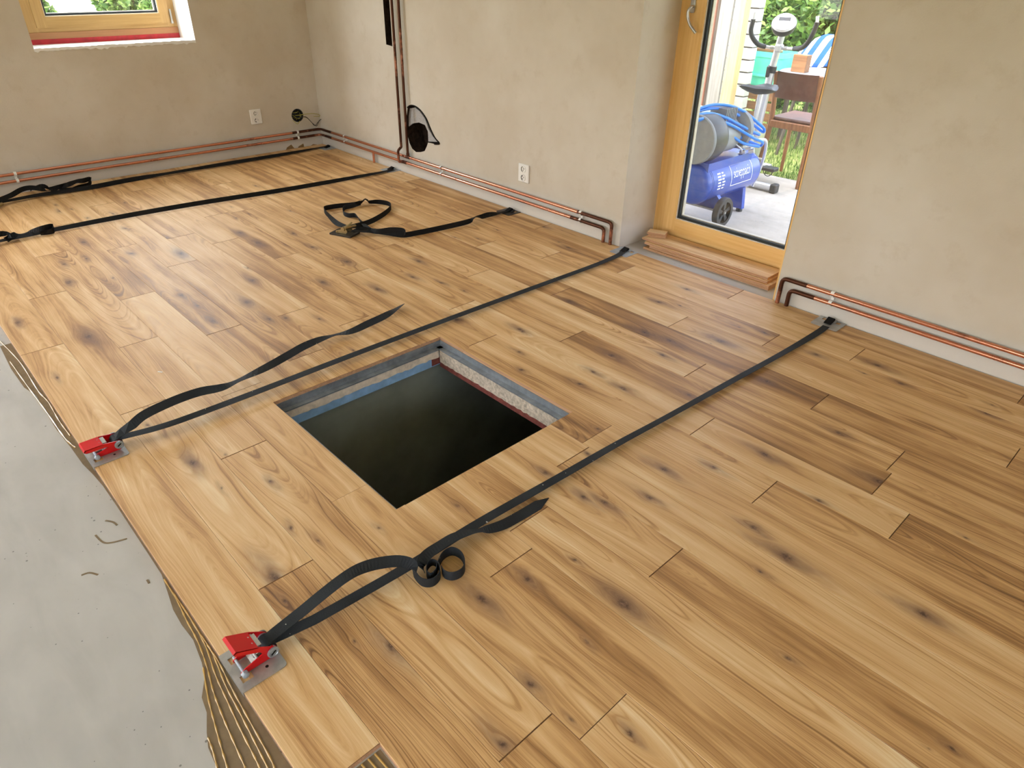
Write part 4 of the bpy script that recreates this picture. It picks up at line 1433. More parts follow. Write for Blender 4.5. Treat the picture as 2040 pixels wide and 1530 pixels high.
MB().ribbon(strap_pts([(846, 1140, .022, -70), (838, 1124, .034, -50), (852, 1104, .042, -18), (878, 1086, .044, -6), (905, 1070, .042, -4), (935, 1060, .034, 14), (955, 1057, .024, 24), (975, 1054, .018, -8), (1005, 1044, .013, -24), (1040, 1025, .011, -26), (1072, 1006, .010, -28)], 5) +
            [(FL(1093, 992, .006), 40, .004)], SW, .002).build('webbing_end', 'strap', sA)
# -- clamp beyond the hatch: closed red ratchet
sB = thing('strap_clamp', 'grey-black strap clamp with the closed red ratchet, running past the far side of the hatch', 'strap clamp', (-2.52, ROW0, 0))
pv = ratchet(sB, -2.528, ROW0, 4)
wall_plate(sB, -2.565, DY - .008, 'steel_blue')
pts = strap_pts([(1243, 500, .010, 0), (1228, 510, .010, 5), (1180, 530, .014, 3), (1060, 574, .016, 5), (900, 633, .020, 5), (700, 708, .024, 5), (500, 785, .030, 5), (360, 837, .036, 5), (300, 856, .040, 3)])
pts += [(Vector((pv.x, pv.y + .02, .038)), 0), (Vector((pv.x, pv.y, .047)), 0)]
MB().ribbon(pts, SW, .002).build('webbing', 'strap', sB)
tl = [(Vector((pv.x, pv.y - .004, .046)), 0), (Vector((pv.x - .002, pv.y + .03, .058)), -20)]
tl += strap_pts([(264, 846, .072, -50), (285, 828, .080, -62), (320, 810, .082, -66), (360, 793, .076, -64), (400, 780, .066, -55), (440, 772, .050, -30), (475, 758, .036, 10), (530, 732, .040, -30), (575, 707, .045, -45), (605, 690, .045, -45), (640, 675, .035, -15), (668, 667, .026, 15),
                 (700, 660, .030, -20), (735, 644, .032, -45), (765, 630, .030, -35), (788, 616, .024, 10), (801, 607, .018, 30)], 5)
MB().ribbon(tl, SW, .002).build('webbing_tail', 'strap', sB)
# -- clamp past the wires: far strap near the window wall strip
sC = thing('strap_clamp', 'black strap clamp stretched from the base of the vertical copper risers across the boards', 'strap clamp', (-5.2, 1.5, 0))
wall_plate(sC, -5.19, DY - .006, 'steel_blue')
pE = FL(0, 474, .02)
MB().ribbon(strap_pts([(783, 337, .012, 0), (760, 343, .012, 8), (680, 358, .02, 40), (560, 379, .022, 52), (400, 404, .022, 52), (250, 430, .022, 46), (100, 459, .022, 30), (0, 480, .024, 10), (-120, 503, .03, 0), (-190, 520, .035, 0)]), SW, .002).build('webbing', 'strap_black', sC)
MB().ribbon(strap_pts([(-60, 485, .05, -50), (0, 466, .045, -70), (22, 470, .03, 40), (12, 478, .02, 70), (28, 468, .04, -60), (45, 466, .02, 10), (62, 462, .03, -40), (85, 455, .05, -75), (104, 451, .04, -88), (105, 460, .022, -88), (80, 465, .02, -60)], 5), SW, .002).build('webbing_tail', 'strap_black', sC)
bx_ = FL(-190, 520, 0).x
ratchet(sC, bx_, ROW0, 6, 'black_plate')
# -- clamp right along the window wall
sD = thing('strap_clamp', 'black strap clamp lying close to the window wall under the pipes', 'strap clamp', (-6.2, 1.5, 0))
wall_plate(sD, -6.26, DY - .012, 'steel_blue')
MB().ribbon(strap_pts([(655, 291, .012, 0), (630, 295, .012, 0), (560, 308, .018, 30), (450, 326, .02, 40), (330, 346, .02, 20), (260, 358, .018, 70), (180, 373, .02, 55), (80, 388, .02, 30), (0, 403, .025, 10), (-110, 425, .03, 0)]), SW, .002).build('webbing', 'strap_black', sD)
MB().ribbon(strap_pts([(-20, 405, .05, -40), (20, 390, .05, -50), (42, 378, .06, -80), (60, 374, .065, -85), (80, 376, .05, -60), (95, 380, .03, 10), (118, 374, .035, -30), (135, 368, .06, -60), (150, 362, .065, -30), (165, 360, .06, -80), (180, 357, .05, -88), (176, 368, .02, -80), (150, 372, .02, -30), (120, 380, .02, 60)], 5), SW, .002).build('webbing_tail', 'strap_black', sD)
MB().ribbon(strap_pts([(60, 378, .03, 60), (85, 371, .04, -80), (100, 377, .03, 80), (125, 370, .05, 70), (142, 366, .02, 80)], 5), SW, .002).build('webbing_fold', 'strap_black', sD)
mb = MB()
sx = FL(-8, 408, .03)
ratchet(sD, FL(-118, 432, 0).x, ROW0, 6, 'black_plate')
mb.cyl(FL(-14, 414, .02), FL(4, 406, .02), .012, 14)
mb.build('spare_buckle', 'brass', sD, smooth=True)
# -- loose clamp
sE = thing('strap_clamp', 'loose tangled black strap clamp with a small black ratchet plate lying on the boards', 'strap clamp', tuple(FL(690, 466, 0)))
cE = FL(687, 466, 0)
ang = math.radians(22)
RE = Matrix.Rotation(ang, 3, 'Z')
mb = MB()
pl = [(-.085, -.055), (.085, -.055), (.085, .055), (-.085, .055)]
pl = [tuple((RE @ Vector((u, v, 0)) + cE).xy) for u, v in pl]
mb.prism(pl, .0005, .011, 2)
mb.build('ratchet_plate', 'black_plate', sE)


def LE(u, v, z):
    q = RE @ Vector((u, v, 0)) + cE
    return Vector((q.x, q.y, z))


for s in (-.03, .028):
    mb = MB()
    pr = [(-.05, .012), (.03, .012), (.045, .03), (.03, .055), (.01, .06), (-.01, .035), (-.05, .025)]
    n_ = len(pr)
    vs = [LE(u, s, z) for u, z in pr] + [LE(u, s + .003, z) for u, z in pr]
    mb.add(vs, [tuple(range(n_)), tuple(reversed(range(n_, 2 * n_)))] + [(i, n_ + i, n_ + (i + 1) % n_, (i + 1) % n_) for i in range(n_)])
    mb.build('frame_cheek', 'brass', sE)
mb = MB()
mb.cyl(LE(-.04, -.036, .02), LE(-.04, .036, .02), .005, 10).cyl(LE(.015, -.038, .045), LE(.015, .038, .045), .014, 16)
mb.cyl(LE(.04, -.034, .06), LE(.04, .034, .075), .006, 10)
mb.build('spool', 'brass', sE, smooth=True)
mb = MB()
mb.box(LE(-.03, -.02, .014), LE(.0, .02, .024))
mb.build('pawl', 'brass', sE)
MB().box(LE(.03, -.035, .055), LE(.075, .035, .064)).build('ratchet_lever', 'brass', sE)
wall_plate(sE, -3.655, DY - .012, 'black_plate', 'strap_black')
MB().ribbon(strap_pts([(1008, 421, .012, 0), (995, 424, .012, 0), (972, 428, .02, 60), (958, 432, .022, 40), (945, 433, .045, -20), (936, 440, .025, 40), (915, 446, .02, 60), (870, 456, .018, 70), (830, 464, .018, 75), (805, 468, .018, 60), (780, 466, .018, 30), (745, 462, .02, 10), (720, 461, .03, 0), (702, 460, .04, 0)], 5), SW, .002).build('webbing', 'strap_black', sE)
MB().ribbon(strap_pts([(806, 469, .02, 60), (803, 460, .04, 75), (780, 458, .045, 80), (755, 461, .035, 75), (738, 459, .025, 40), (720, 456, .035, 40), (702, 462, .03, 0)], 5), SW, .002).build('webbing_fold', 'strap_black', sE)
MB().ribbon(strap_pts([(694, 453, .045, 0), (672, 445, .035, 40), (655, 430, .02, 80), (646, 419, .018, 88), (650, 414, .018, 90), (675, 410, .02, 88), (705, 407, .022, 80), (722, 402, .028, 50), (728, 396, .04, 20), (734, 402, .025, 50), (752, 402, .02, 80), (772, 405, .018, 88),
                       (779, 412, .018, 90), (768, 424, .018, 80), (745, 438, .018, 72), (725, 446, .022, 60), (708, 450, .035, 40), (698, 452, .045, 20)], 5), SW, .002).build('webbing_loop', 'strap_black', sE)
MB().ribbon(strap_pts([(718, 404, .02, 80), (700, 410, .02, 85), (686, 414, .018, 88), (684, 424, .018, 85), (694, 429, .018, 80), (708, 429, .018, 75), (716, 436, .02, 50), (726, 448, .025, 10), (738, 458, .025, -10)], 5), SW, .002).build('webbing_inner_loop', 'strap', sE)

# white paint flecks on the boards
for i, (a, b, l, w_, rot) in enumerate(((319, 741, .012, .0035, .6), (355, 790, .008, .003, .5))):
    q = FL(a, b, .0006)
    mb = MB().bevbox((q.x - l, q.y - w_, .0003), (q.x + l, q.y + w_, .0016), .0006, rot=Matrix.Rotation(rot, 3, 'Z'))
    tag(mb.build('paint_fleck', 'white_seal'), ('larger white paint fleck on a board near the closed red ratchet', 'smaller white paint fleck close to the tail of the far red-ratchet strap')[i], 'paint fleck')

# ================================================================== OUTSIDE
M['lawn'] = None
_t = NT('lawn_soil')
_p = _t.world()
_f = _t.noise(_p, 3.0, 5.0, 0.65)
_c = _t.ramp(_f, [(0.3, lin(104, 116, 62)), (0.5, lin(128, 142, 78)), (0.7, lin(158, 152, 110))])
M['lawn'] = _t.bsdf(_c, 0.95, 0, 0.1, bump=_f, bump_d=0.02)
M['gravel'] = concrete_mat('pale_gravel', lin(196, 188, 174), lin(222, 216, 204), False)
_t = NT('leaf')
_r = _t.n('ShaderNodeNewGeometry').outputs['Random Per Island']
_c = _t.ramp(_r, [(0.0, lin(44, 78, 30)), (0.5, lin(82, 118, 50)), (1.0, lin(140, 166, 88))])
M['leaf'] = _t.bsdf(_c, 0.5, 0, 0.3, **{'Subsurface Weight': 0.0})
_tr = _t.n('ShaderNodeBsdfTranslucent')
_t.link(_c, _tr.inputs[0])
_mx = _t.n('ShaderNodeMixShader')
_mx.inputs[0].default_value = 0.35
_b = [x for x in _t.t.nodes if x.type == 'BSDF_PRINCIPLED'][0]
_t.link(_b.outputs[0], _mx.inputs[1])
_t.link(_tr.outputs[0], _mx.inputs[2])
_t.link(_mx.outputs[0], _t.out.inputs[0])
M['bark'] = flat('bark', lin(96, 78, 58), 0.95, 0, 0.1, 0.3, 20, 0.01)
M['blue_metal'] = flat('blue_lacquer', lin(22, 74, 176), 0.22, 0, 0.6, 0.05)
M['motor_grey'] = flat('anthracite_plastic', lin(54, 56, 58), 0.45, 0, 0.5, 0.08)
M['mid_grey'] = flat('grey_plastic', lin(132, 138, 142), 0.45, 0, 0.5, 0.08)
M['pale_grey'] = flat('pale_grey_green_plastic', lin(168, 178, 168), 0.5, 0, 0.4, 0.08)
M['hose_blue'] = flat('bright_blue_hose', lin(0, 128, 232), 0.3, 0, 0.5, 0.06)
M['silver'] = flat('silver_lacquer', lin(206, 208, 212), 0.3, 0.5, 0.5, 0.04)
M['chair_wood'] = plain_wood('brown_varnished_beech', lin(120, 76, 46), lin(158, 108, 68), 6, 60, 0.4, 2)
M['chair_ply'] = flat('worn_brown_plywood', lin(92, 58, 44), 0.5, 0, 0.4, 0.25, 14)
M['pine'] = plain_wood('fresh_pine', lin(200, 166, 112), lin(222, 192, 142), 3, 50, 0.6, 2)
M['weathered'] = plain_wood('weathered_grey_board', lin(126, 126, 122), lin(158, 158, 154), 3, 50, 0.8, 2)
M['brown_board'] = plain_wood('reddish_brown_board', lin(128, 88, 74), lin(160, 116, 100), 3, 50, 0.7, 2)
M['dark_board'] = plain_wood('dark_timber', lin(70, 64, 58), lin(100, 92, 84), 3, 50, 0.85, 2)
M['plank_brown'] = plain_wood('brown_garden_plank', lin(112, 80, 54), lin(150, 110, 76), 3, 60, 0.7, 0)
M['white_brick'] = flat('white_sand_lime_brick', lin(222, 222, 216), 0.9, 0, 0.1, 0.06, 25, 0.002)
M['mortar'] = flat('grey_mortar', lin(120, 116, 110), 0.95, 0, 0.1, 0.2, 60, 0.003)
M['turquoise'] = flat('turquoise_plastic', lin(104, 226, 194), 0.45, 0, 0.5, 0.05, 8)
_t = NT('blue_white_stripes')
_sx = _t.n('ShaderNodeSeparateXYZ')
_t.link(_t.coord(), _sx.inputs[0])
_fr = _t.math('FRACT', _t.math('MULTIPLY', _sx.outputs[0], 7.5))
_c = _t.mix(_t.math('GREATER_THAN', _fr, 0.5), lin(226, 226, 226), lin(38, 82, 176))
M['stripes'] = _t.bsdf(_c, 0.85, 0, 0.2)
M['table_top'] = flat('grey_table_top', lin(128, 132, 138), 0.4, 0, 0.5, 0.1, 12)
M['text_white'] = flat('white_print', lin(244, 246, 250), 0.4, 0, 0.5, 0.01)

# ground
g = MB()
zg = GROUND - .06
g.add([(-220, -120, zg), (120, -120, zg), (120, 200, zg), (-220, 200, zg), (WX - .4, SY - .38, zg), (EX + .38, SY - .38, zg), (EX + .38, DY + .44, zg), (WX - .4, DY + .44, zg)],
      [(0, 1, 5, 4), (1, 2, 6, 5), (2, 3, 7, 6), (3, 0, 4, 7)])
ground = g.build('ground', 'lawn')
struct(ground)
g = MB()
pe = [(-7.4, 3.97), (1.5, 3.97), (1.5, 6.6)]
for i in range(24):
    x = 1.5 - 8.9 * (i + 1) / 25
    pe.append((x, 6.36 + 0.1 * math.sin(x * 2.3) + random.uniform(-.05, .05)))
pe.append((-7.4, 6.5))
g.prism(pe, GROUND - .08, GROUND, 2)
struct(g.build('patio', 'patio'))
g = MB().box((-219, -100, GROUND - .08), (-7.5, 100, GROUND - .04))
struct(g.build('gravel_yard', 'gravel'))
# grass blades
mb = MB()
vs, fs = [], []
for i in range(16000):
    x = random.uniform(-6.4, -2.0)
    y = 6.40 + random.random() ** 1.3 * 4.5
    if y < 6.45 + 0.1 * math.sin(x * 2.3):
        continue
    h = random.uniform(.03, .10)
    a = random.uniform(0, 6.28)
    dx, dy = math.cos(a) * .004, math.sin(a) * .004
    bx, by = random.uniform(-.03, .03), random.uniform(-.03, .03)
    o = len(vs)
    z = GROUND - .06
    vs += [(x - dx, y - dy, z), (x + dx, y + dy, z), (x + bx, y + by, z + h)]
    fs.append((o, o + 1, o + 2))
mb.add(vs, fs)
gr = mb.build('lawn_grass', 'leaf', ground)
gr['kind'] = 'stuff'


def foliage(name, label, c, rad, n, leaf, seed, trunk=True, clumps=14, group=None):
    rng = random.Random(seed)
    t = thing(name, label, 'tree' if 'tree' in name else 'bush', (c[0], c[1], GROUND - .06), group)
    cl = []
    for k in range(clumps):
        while True:
            q = Vector((rng.uniform(-1, 1), rng.uniform(-1, 1), rng.uniform(-1, 1)))
            if q.length < 1:
                break
        cl.append((Vector((c[0] + q.x * rad[0] * .75, c[1] + q.y * rad[1] * .75, c[2] + q.z * rad[2] * .75)), rng.uniform(.3, .5)))
    vs, fs = [], []
    for i in range(n):
        cc, cr = rng.choice(cl)
        d = Vector((rng.gauss(0, 1), rng.gauss(0, 1), rng.gauss(0, 1))).normalized() * cr * (0.55 + 0.45 * rng.random())
        p = cc + Vector((d.x * rad[0], d.y * rad[1], d.z * rad[2]))
        if p.z < GROUND:
            continue
        u = Vector((rng.gauss(0, 1), rng.gauss(0, 1), rng.gauss(0, .6))).normalized()
        w = u.cross(Vector((rng.gauss(0, 1), rng.gauss(0, 1), rng.gauss(0, 1)))).normalized()
        s = leaf * rng.uniform(.7, 1.4)
        o = len(vs)
        vs += [p - u * s, p + w * s * .5, p + u * s, p - w * s * .5]
        fs.append((o, o + 1, o + 2, o + 3))
    f_ = MB().add(vs, fs).build('foliage', 'leaf', t)
    f_['kind'] = 'stuff'
    if trunk:
        base = Vector((c[0], c[1], GROUND - .06))
        top = Vector((c[0], c[1], c[2]))
        MB().tube([base, (base + top) / 2 + Vector((.05, .03, 0)), top], [.09, .07, .04], 8).build('trunk', 'bark', t, smooth=True)
        for k in range(5):
            e = cl[k][0]
            MB().tube([(base + top) / 2, ((base + top) / 2 + e) / 2 + Vector((0, 0, .1)), e], [.035, .025, .01], 6).build('branch', 'bark', t, smooth=True)
    return t


for i, (px_, yy, zz, rad, lab) in enumerate((
        (1535, 10.9, 0.75, (.8, .55, 1.0), 'leafy garden tree directly behind the exercise bike console'),
        (1640, 12.5, 1.2, (1.0, .7, 1.3), 'leafy tree above the striped cloth in the garden'),
        (1505, 14.4, 1.4, (1.3, .8, 1.7), 'tall leafy tree rising beside the white brick wall'),
        (1610, 16.6, 1.5, (1.9, .9, 2.2), 'big leafy tree in the middle distance of the garden'),
        (1450, 19.0, 1.6, (2.4, .9, 2.6), 'broad leafy tree behind the brick wall'),
        (1670, 21.6, 1.6, (3.0, 1.1, 2.8), 'dense leafy tree farthest back in the garden'))):
    q = PY(px_, 60, yy)
    foliage('garden_tree', lab, (q.x, yy, zz), rad, 5200, .06 + .004 * (yy - 10), 20 + i, True, 16)
for i, (px_, yy, rad, lab) in enumerate(((1560, 9.4, (.42, .22, .4), 'low green bush behind the round garden table'), (1632, 10.05, (.5, .22, .5), 'low green bush beyond the plank pile'))):
    q = PY(px_, 150, yy)
    foliage('garden_bush', lab, (q.x, yy, 0.2), rad, 3000, .04, 40 + i, False, 9)
for i, (px_, py_, xx, lab) in enumerate(((88, 22, -17.0, 'small green bush seen through the lower left of the window'), (262, 12, -15.0, 'green bush seen through the right half of the window'))):
    q = PX(px_, py_, xx)
    foliage('yard_bush', lab, (q.x, q.y, q.z - .1), ((.55, .5, .45), (.75, .7, .5))[i], 1500, .07, 60 + i, True, 8)

# ---- brick wall
bw = thing('brick_wall', 'white brick garden wall standing behind the tan post', 'wall', (-4.5, 7.5, GROUND - .06))
bx0, bx1 = -4.92, PY(1497, 105, 7.5).x
MB().box((bx0 + .01, 7.512, GROUND - .06), (bx1 - .008, 7.60, 2.2)).build('mortar_core', 'mortar', bw)
crs, bl = 0.124, 0.262
brick_me = None
for r in range(18):
    z = GROUND - .06 + r * crs
    offx = 0 if r % 2 else bl / 2
    x = bx1
    first = True
    while x > bx0:
        w = (bl - .012) if not (first and offx) else (bl / 2 - .012)
        first = False
        jx = random.uniform(-.002, .002)
        MB().bevbox((x - w, 7.498 + jx, z), (x, 7.607, z + crs - .013), .003).build('brick', 'white_brick', bw)
        x -= w + .012

# ---- posts and boards
def upright(nm, l_px, r_px, y, th, mat, label, z1=2.5):
    a, b = PY(l_px, 110, y), PY(r_px, 110, y)
    o = MB().bevbox((a.x, y, GROUND - .0), (b.x, y + th, z1), .004).build(nm, mat)
    return tag(o, label, 'post' if 'post' in nm else 'board')


upright('wooden_post', 1448, 1469, 6.9, .10, 'pine', 'fresh pale tan wooden post in front of the white brick wall')
upright('weathered_board', 1420, 1445, 7.05, .03, 'weathered', 'weathered light grey upright board beside the tan post')
upright('brown_board', 1398, 1413, 7.02, .03, 'brown_board', 'reddish brown upright board left of the weathered grey board')
upright('dark_board', 1375, 1425, 7.2, .03, 'dark_board', 'dark wide upright board added to darken the gaps between the brown and grey boards')  # added dark sheet standing in for the shade in the gaps

# ---- turquoise bin with a plank on it
a, b = PY(1490, 150, 7.75), PY(1556, 150, 7.75)
ztop = PY(1520, 103, 7.75).z
tb = thing('plastic_bin', 'turquoise plastic bin between the white brick wall and the exercise bike', 'bin', ((a.x + b.x) / 2, 8.0, GROUND - .06))
mb = MB()
n = 24
def rr(u, hx, hy, e=.25):
    c_, s_ = math.cos(u), math.sin(u)
    return (math.copysign(abs(c_) ** e, c_) * hx, math.copysign(abs(s_) ** e, s_) * hy)
cx_, cy_ = (a.x + b.x) / 2, 7.90
hx_ = (b.x - a.x) / 2
zbot = PY(1520, 172, 7.75).z
prof = [(.82, zbot), (.84, zbot + .02), (.97, ztop - .05), (1.0, ztop - .05), (1.0, ztop), (.95, ztop), (.93, ztop - .1)]
vs, fs = [], []
for s_, z_ in prof:
    for k in range(n):
        u_, v_ = rr(2 * math.pi * k / n, hx_ * s_, .19 * s_)
        vs.append((cx_ + u_, cy_ + v_, z_))
for i in range(len(prof) - 1):
    for k in range(n):
        k2 = (k + 1) % n
        fs.append((i * n + k, i * n + k2, (i + 1) * n + k2, (i + 1) * n + k))
fs.append(tuple(reversed(range(n))))
fs.append(tuple((len(prof) - 1) * n + k for k in range(n)))
mb.add(vs, fs)
mb.build('bin_body', 'turquoise', tb, smooth=True)
mb = MB().box((cx_ - hx_ * .8, cy_ - .185, zbot + .1), (cx_ + hx_ * .8, cy_ - .16, zbot + .12))
mb.build('bin_rib', 'turquoise', tb)
crate = thing('wooden_crate', 'dark slatted wooden crate standing under the turquoise bin', 'crate', (cx_, cy_, GROUND - .06))
zc0, zc1 = GROUND - .06, zbot - .001
for sx_ in (-1, 1):
    for sy_ in (-1, 1):
        MB().box((cx_ + sx_ * hx_ * .9 - .02, cy_ + sy_ * .15 - .02, zc0), (cx_ + sx_ * hx_ * .9 + .02, cy_ + sy_ * .15 + .02, zc1 - .02)).build('corner_post', 'dark_board', crate)
nsl = 5
for k in range(nsl):
    z_ = zc0 + .02 + k * (zc1 - zc0 - .05) / nsl
    MB().box((cx_ - hx_ * .95, cy_ - .185, z_), (cx_ + hx_ * .95, cy_ - .17, z_ + .085)).build('slat', 'plank_brown', crate)
MB().box((cx_ - hx_ * .97, cy_ - .19, zc1 - .02), (cx_ + hx_ * .97, cy_ + .18, zc1)).build('crate_lid', 'plank_brown', crate)
o = MB().bevbox((cx_ - hx_ * .9, cy_ - .15, ztop), (cx_ + hx_ * .6, cy_ - .06, ztop + .03), .003).build('loose_plank', 'plank_brown')
tag(o, 'short pale plank lying across the top of the turquoise bin', 'plank')

# ---- air compressor
TX, TZ, TR = -2.80, 0.20, 0.152
TY0, TY1 = 4.48, 5.24
ac = thing('air_compressor', 'blue air compressor with dark motor cover standing on the patio outside the door', 'compressor', (TX, 4.8, GROUND))
mb = MB()
mb.lathe([(0, -.035), (.06, -.033), (.105, -.024), (.135, -.008), (.148, .012), (TR, .04), (TR, .70), (.148, .728), (.135, .75), (.105, .768), (.06, .778), (0, .780)], (TX, TY0, TZ), (0, 1, 0), 40)
tank = mb.build('tank', 'blue_metal', ac, smooth=True)
mb = MB()
for yy in (.043, .060):
    mb.lathe([(TR - .001, 0), (TR + .0022, .002), (TR + .0022, .005), (TR - .001, .007)], (TX, TY0 + yy, TZ), (0, 1, 0), 40)
mb.build('weld_seam', 'blue_metal', tank, smooth=True)
MB().cyl((TX - .02, TY0 - .036, TZ - .01), (TX - .02, TY0 - .048, TZ - .01), .016, 16).build('end_plug', 'silver', tank, smooth=True)


def wheel(cx, cy, cz, r, w, par):
    mb = MB()
    mb.lathe([(r * .70, -w / 2), (r * .95, -w / 2), (r, -w / 4), (r, w / 4), (r * .95, w / 2), (r * .70, w / 2), (r * .70, -w / 2)], (cx, cy, cz), (1, 0, 0), 32)
    t_ = mb.build('wheel', 'black_plastic', par, smooth=True)
    mb = MB()
    mb.lathe([(r * .20, -w * .4), (r * .20, w * .45), (r * .12, w * .5), (0, w * .5)], (cx, cy, cz), (1, 0, 0), 18)
    mb.build('hub', 'black_plastic', t_, smooth=True)
    for k in range(5):
        a_ = 2 * math.pi * k / 5 + .3
        d = Vector((0, math.cos(a_), math.sin(a_)))
        e = Vector((0, -math.sin(a_), math.cos(a_)))
        c0 = Vector((cx, cy, cz))
        p = [c0 + d * r * .15 - e * r * .09, c0 + d * r * .15 + e * r * .09, c0 + d * r * .74 + e * r * .16, c0 + d * r * .74 - e * r * .16]
        ww = Vector((w * .3, 0, 0))
        MB().add([q - ww for q in p] + [q + ww for q in p], [(0, 3, 2, 1), (4, 5, 6, 7), (0, 1, 5, 4), (1, 2, 6, 5), (2, 3, 7, 6), (3, 0, 4, 7)]).build('spoke', 'black_plastic', t_)
    return t_


WR = .112
wheel(-2.585, 4.62, GROUND + WR, WR, .045, ac)
wheel(-3.015, 4.62, GROUND + WR, WR, .045, ac)
MB().cyl((-3.04, 4.62, GROUND + WR), (-2.56, 4.62, GROUND + WR), .009, 12).build('axle', 'steel', ac, smooth=True)
MB().prism([(-3.0, GROUND + WR - .02), (-2.62, GROUND + WR - .02), (-2.60, GROUND + WR + .02), (-2.68, TZ - .09), (-2.92, TZ - .09), (-3.0, GROUND + WR + .02)], 4.66, 4.70, axis=1).build('wheel_bracket', 'blue_metal', ac)
MB().prism([(-2.93, GROUND + .025), (-2.67, GROUND + .025), (-2.69, TZ - .11), (-2.91, TZ - .11)], 5.06, 5.10, axis=1).build('foot_bracket', 'blue_metal', ac)
for u in (-2.90, -2.70):
    MB().lathe([(.026, 0), (.026, .018), (.02, .028), (0, .028)], (u, 5.08, GROUND), (0, 0, 1), 16).build('rubber_foot', 'black_plastic', ac, smooth=True)
MB().box((TX - .11, 4.50, TZ + .10), (TX + .11, 5.10, TZ + TR + .012)).build('pump_saddle', 'blue_metal', ac)
# motor cover (front drum), crankcase and finned head
MC = Vector((-2.815, 4.45, .520))
mb = MB()
mb.lathe([(0, .02), (.135, .02), (.145, .0), (.165, 0), (.170, .012), (.170, .16), (.160, .20), (.13, .23), (0, .23)], MC, (0, 1, 0), 40)
mb.build('motor_cover', 'motor_grey', ac, smooth=True)
mb = MB()
mb.lathe([(.155, -.001), (.166, -.004), (.172, .004), (.172, .02), (.168, .02)], MC, (0, 1, 0), 40)
mb.build('cover_rim', 'mid_grey', ac, smooth=True)
mb = MB().lathe([(.10, 0), (.125, .01), (.125, .20), (.10, .23), (0, .235)], MC + Vector((0, .23, -.01)), (0, 1, 0), 30)
mb.build('crankcase', 'mid_grey', ac, smooth=True)
mb = MB().lathe([(0, 0), (.10, 0), (.14, .02), (.145, .05), (.12, .09), (0, .10)], MC + Vector((.03, .46, .02)), (0, 1, 0), 30)
mb.build('fan_cover', 'mid_grey', ac, smooth=True)
for k in range(7):
    MB().bevbox((MC.x - .07, 4.72 + k * .022, MC.z + .09), (MC.x + .07, 4.73 + k * .022, MC.z + .185), .002).build('cooling_fin', 'mid_grey', ac)
for k, (dx, dy, dz, r_) in enumerate(((.10, .50, -.145, .016), (.12, .54, -.12, .012), (.07, .52, -.11, .02), (.13, .58, -.14, .022), (.10, .46, -.10, .010))):
    q = MC + Vector((dx, dy, dz))
    MB().cyl(q, q + Vector((.035, .012, .01)), r_, 16).build('valve_fitting', 'silver', ac, smooth=True)
MB().tube(smooth_path([tuple(MC + Vector((.09, .40, -.06))), tuple(MC + Vector((.13, .46, -.11))), tuple(MC + Vector((.10, .50, -.15))), tuple(MC + Vector((.06, .50, -.17)))], 5), .007, 10).build('delivery_tube', 'silver', ac, smooth=True)
MB().tube(smooth_path([(-2.70, 5.14, .44), (-2.68, 5.26, .42), (-2.70, 5.31, .25), (-2.74, 5.30, .05)], 6), .012, 10).build('lift_handle', 'silver', ac, smooth=True)

# print on the tank
def on_tank(u, v, lift=.0012):
    """u along tank (m), v up around the tank (m) measured from the label centre line"""
    a_ = math.radians(14) + v / TR
    return Vector((TX + (TR + lift) * math.cos(a_), TY0 + u, TZ + (TR + lift) * math.sin(a_)))


def text_on_tank(txt, u0, u1, v0, v1, nm):
    cu = bpy.data.curves.new('print_curve', 'FONT')
    cu.body = txt
    cu.resolution_u = 3
    tmp = bpy.data.objects.new('print_tmp', cu)
    C.objects.link(tmp)
    bpy.context.view_layer.update()
    me = bpy.data.meshes.new_from_object(tmp.evaluated_get(bpy.context.evaluated_depsgraph_get()))
    bpy.data.objects.remove(tmp)
    bpy.data.curves.remove(cu)
    xs_ = [v.co.x for v in me.vertices]
    ys_ = [v.co.y for v in me.vertices]
    ax, bx2, ay, by2 = min(xs_), max(xs_), min(ys_), max(ys_)
    for v in me.vertices:
        v.co = on_tank(u0 + (v.co.x - ax) / (bx2 - ax) * (u1 - u0), v0 + (v.co.y - ay) / (by2 - ay) * (v1 - v0))
    me.materials.append(M['text_white'])
    o_ = bpy.data.objects.new(nm, me)
    C.objects.link(o_)
    put_under(o_, tank)
    return o_


text_on_tank('scheppach', .335, .565, -.040, .052, 'printed_name')
fr = MB()
def strip(u0, u1, v0, v1):
    nn = 8
    vs = []
    for i in range(nn + 1):
        v_ = v0 + (v1 - v0) * i / nn
        vs += [on_tank(u0, v_), on_tank(u1, v_)]
    fr.add(vs, [(2 * i, 2 * i + 1, 2 * i + 3, 2 * i + 2) for i in range(nn)])
strip(.300, .306, -.075, .085)
strip(.594, .600, -.075, .085)
strip(.306, .594, -.075, -.069)
strip(.306, .594, .079, .085)
fr.build('printed_frame', 'text_white', tank)
fr = MB()
for k in range(6):
    for j in range(2):
        strip(.12 + j * .055, .12 + j * .055 + random.uniform(.025, .048), -.07 + k * .022, -.07 + k * .022 + .011)
fr.build('printed_data_lines', 'text_white', tank)

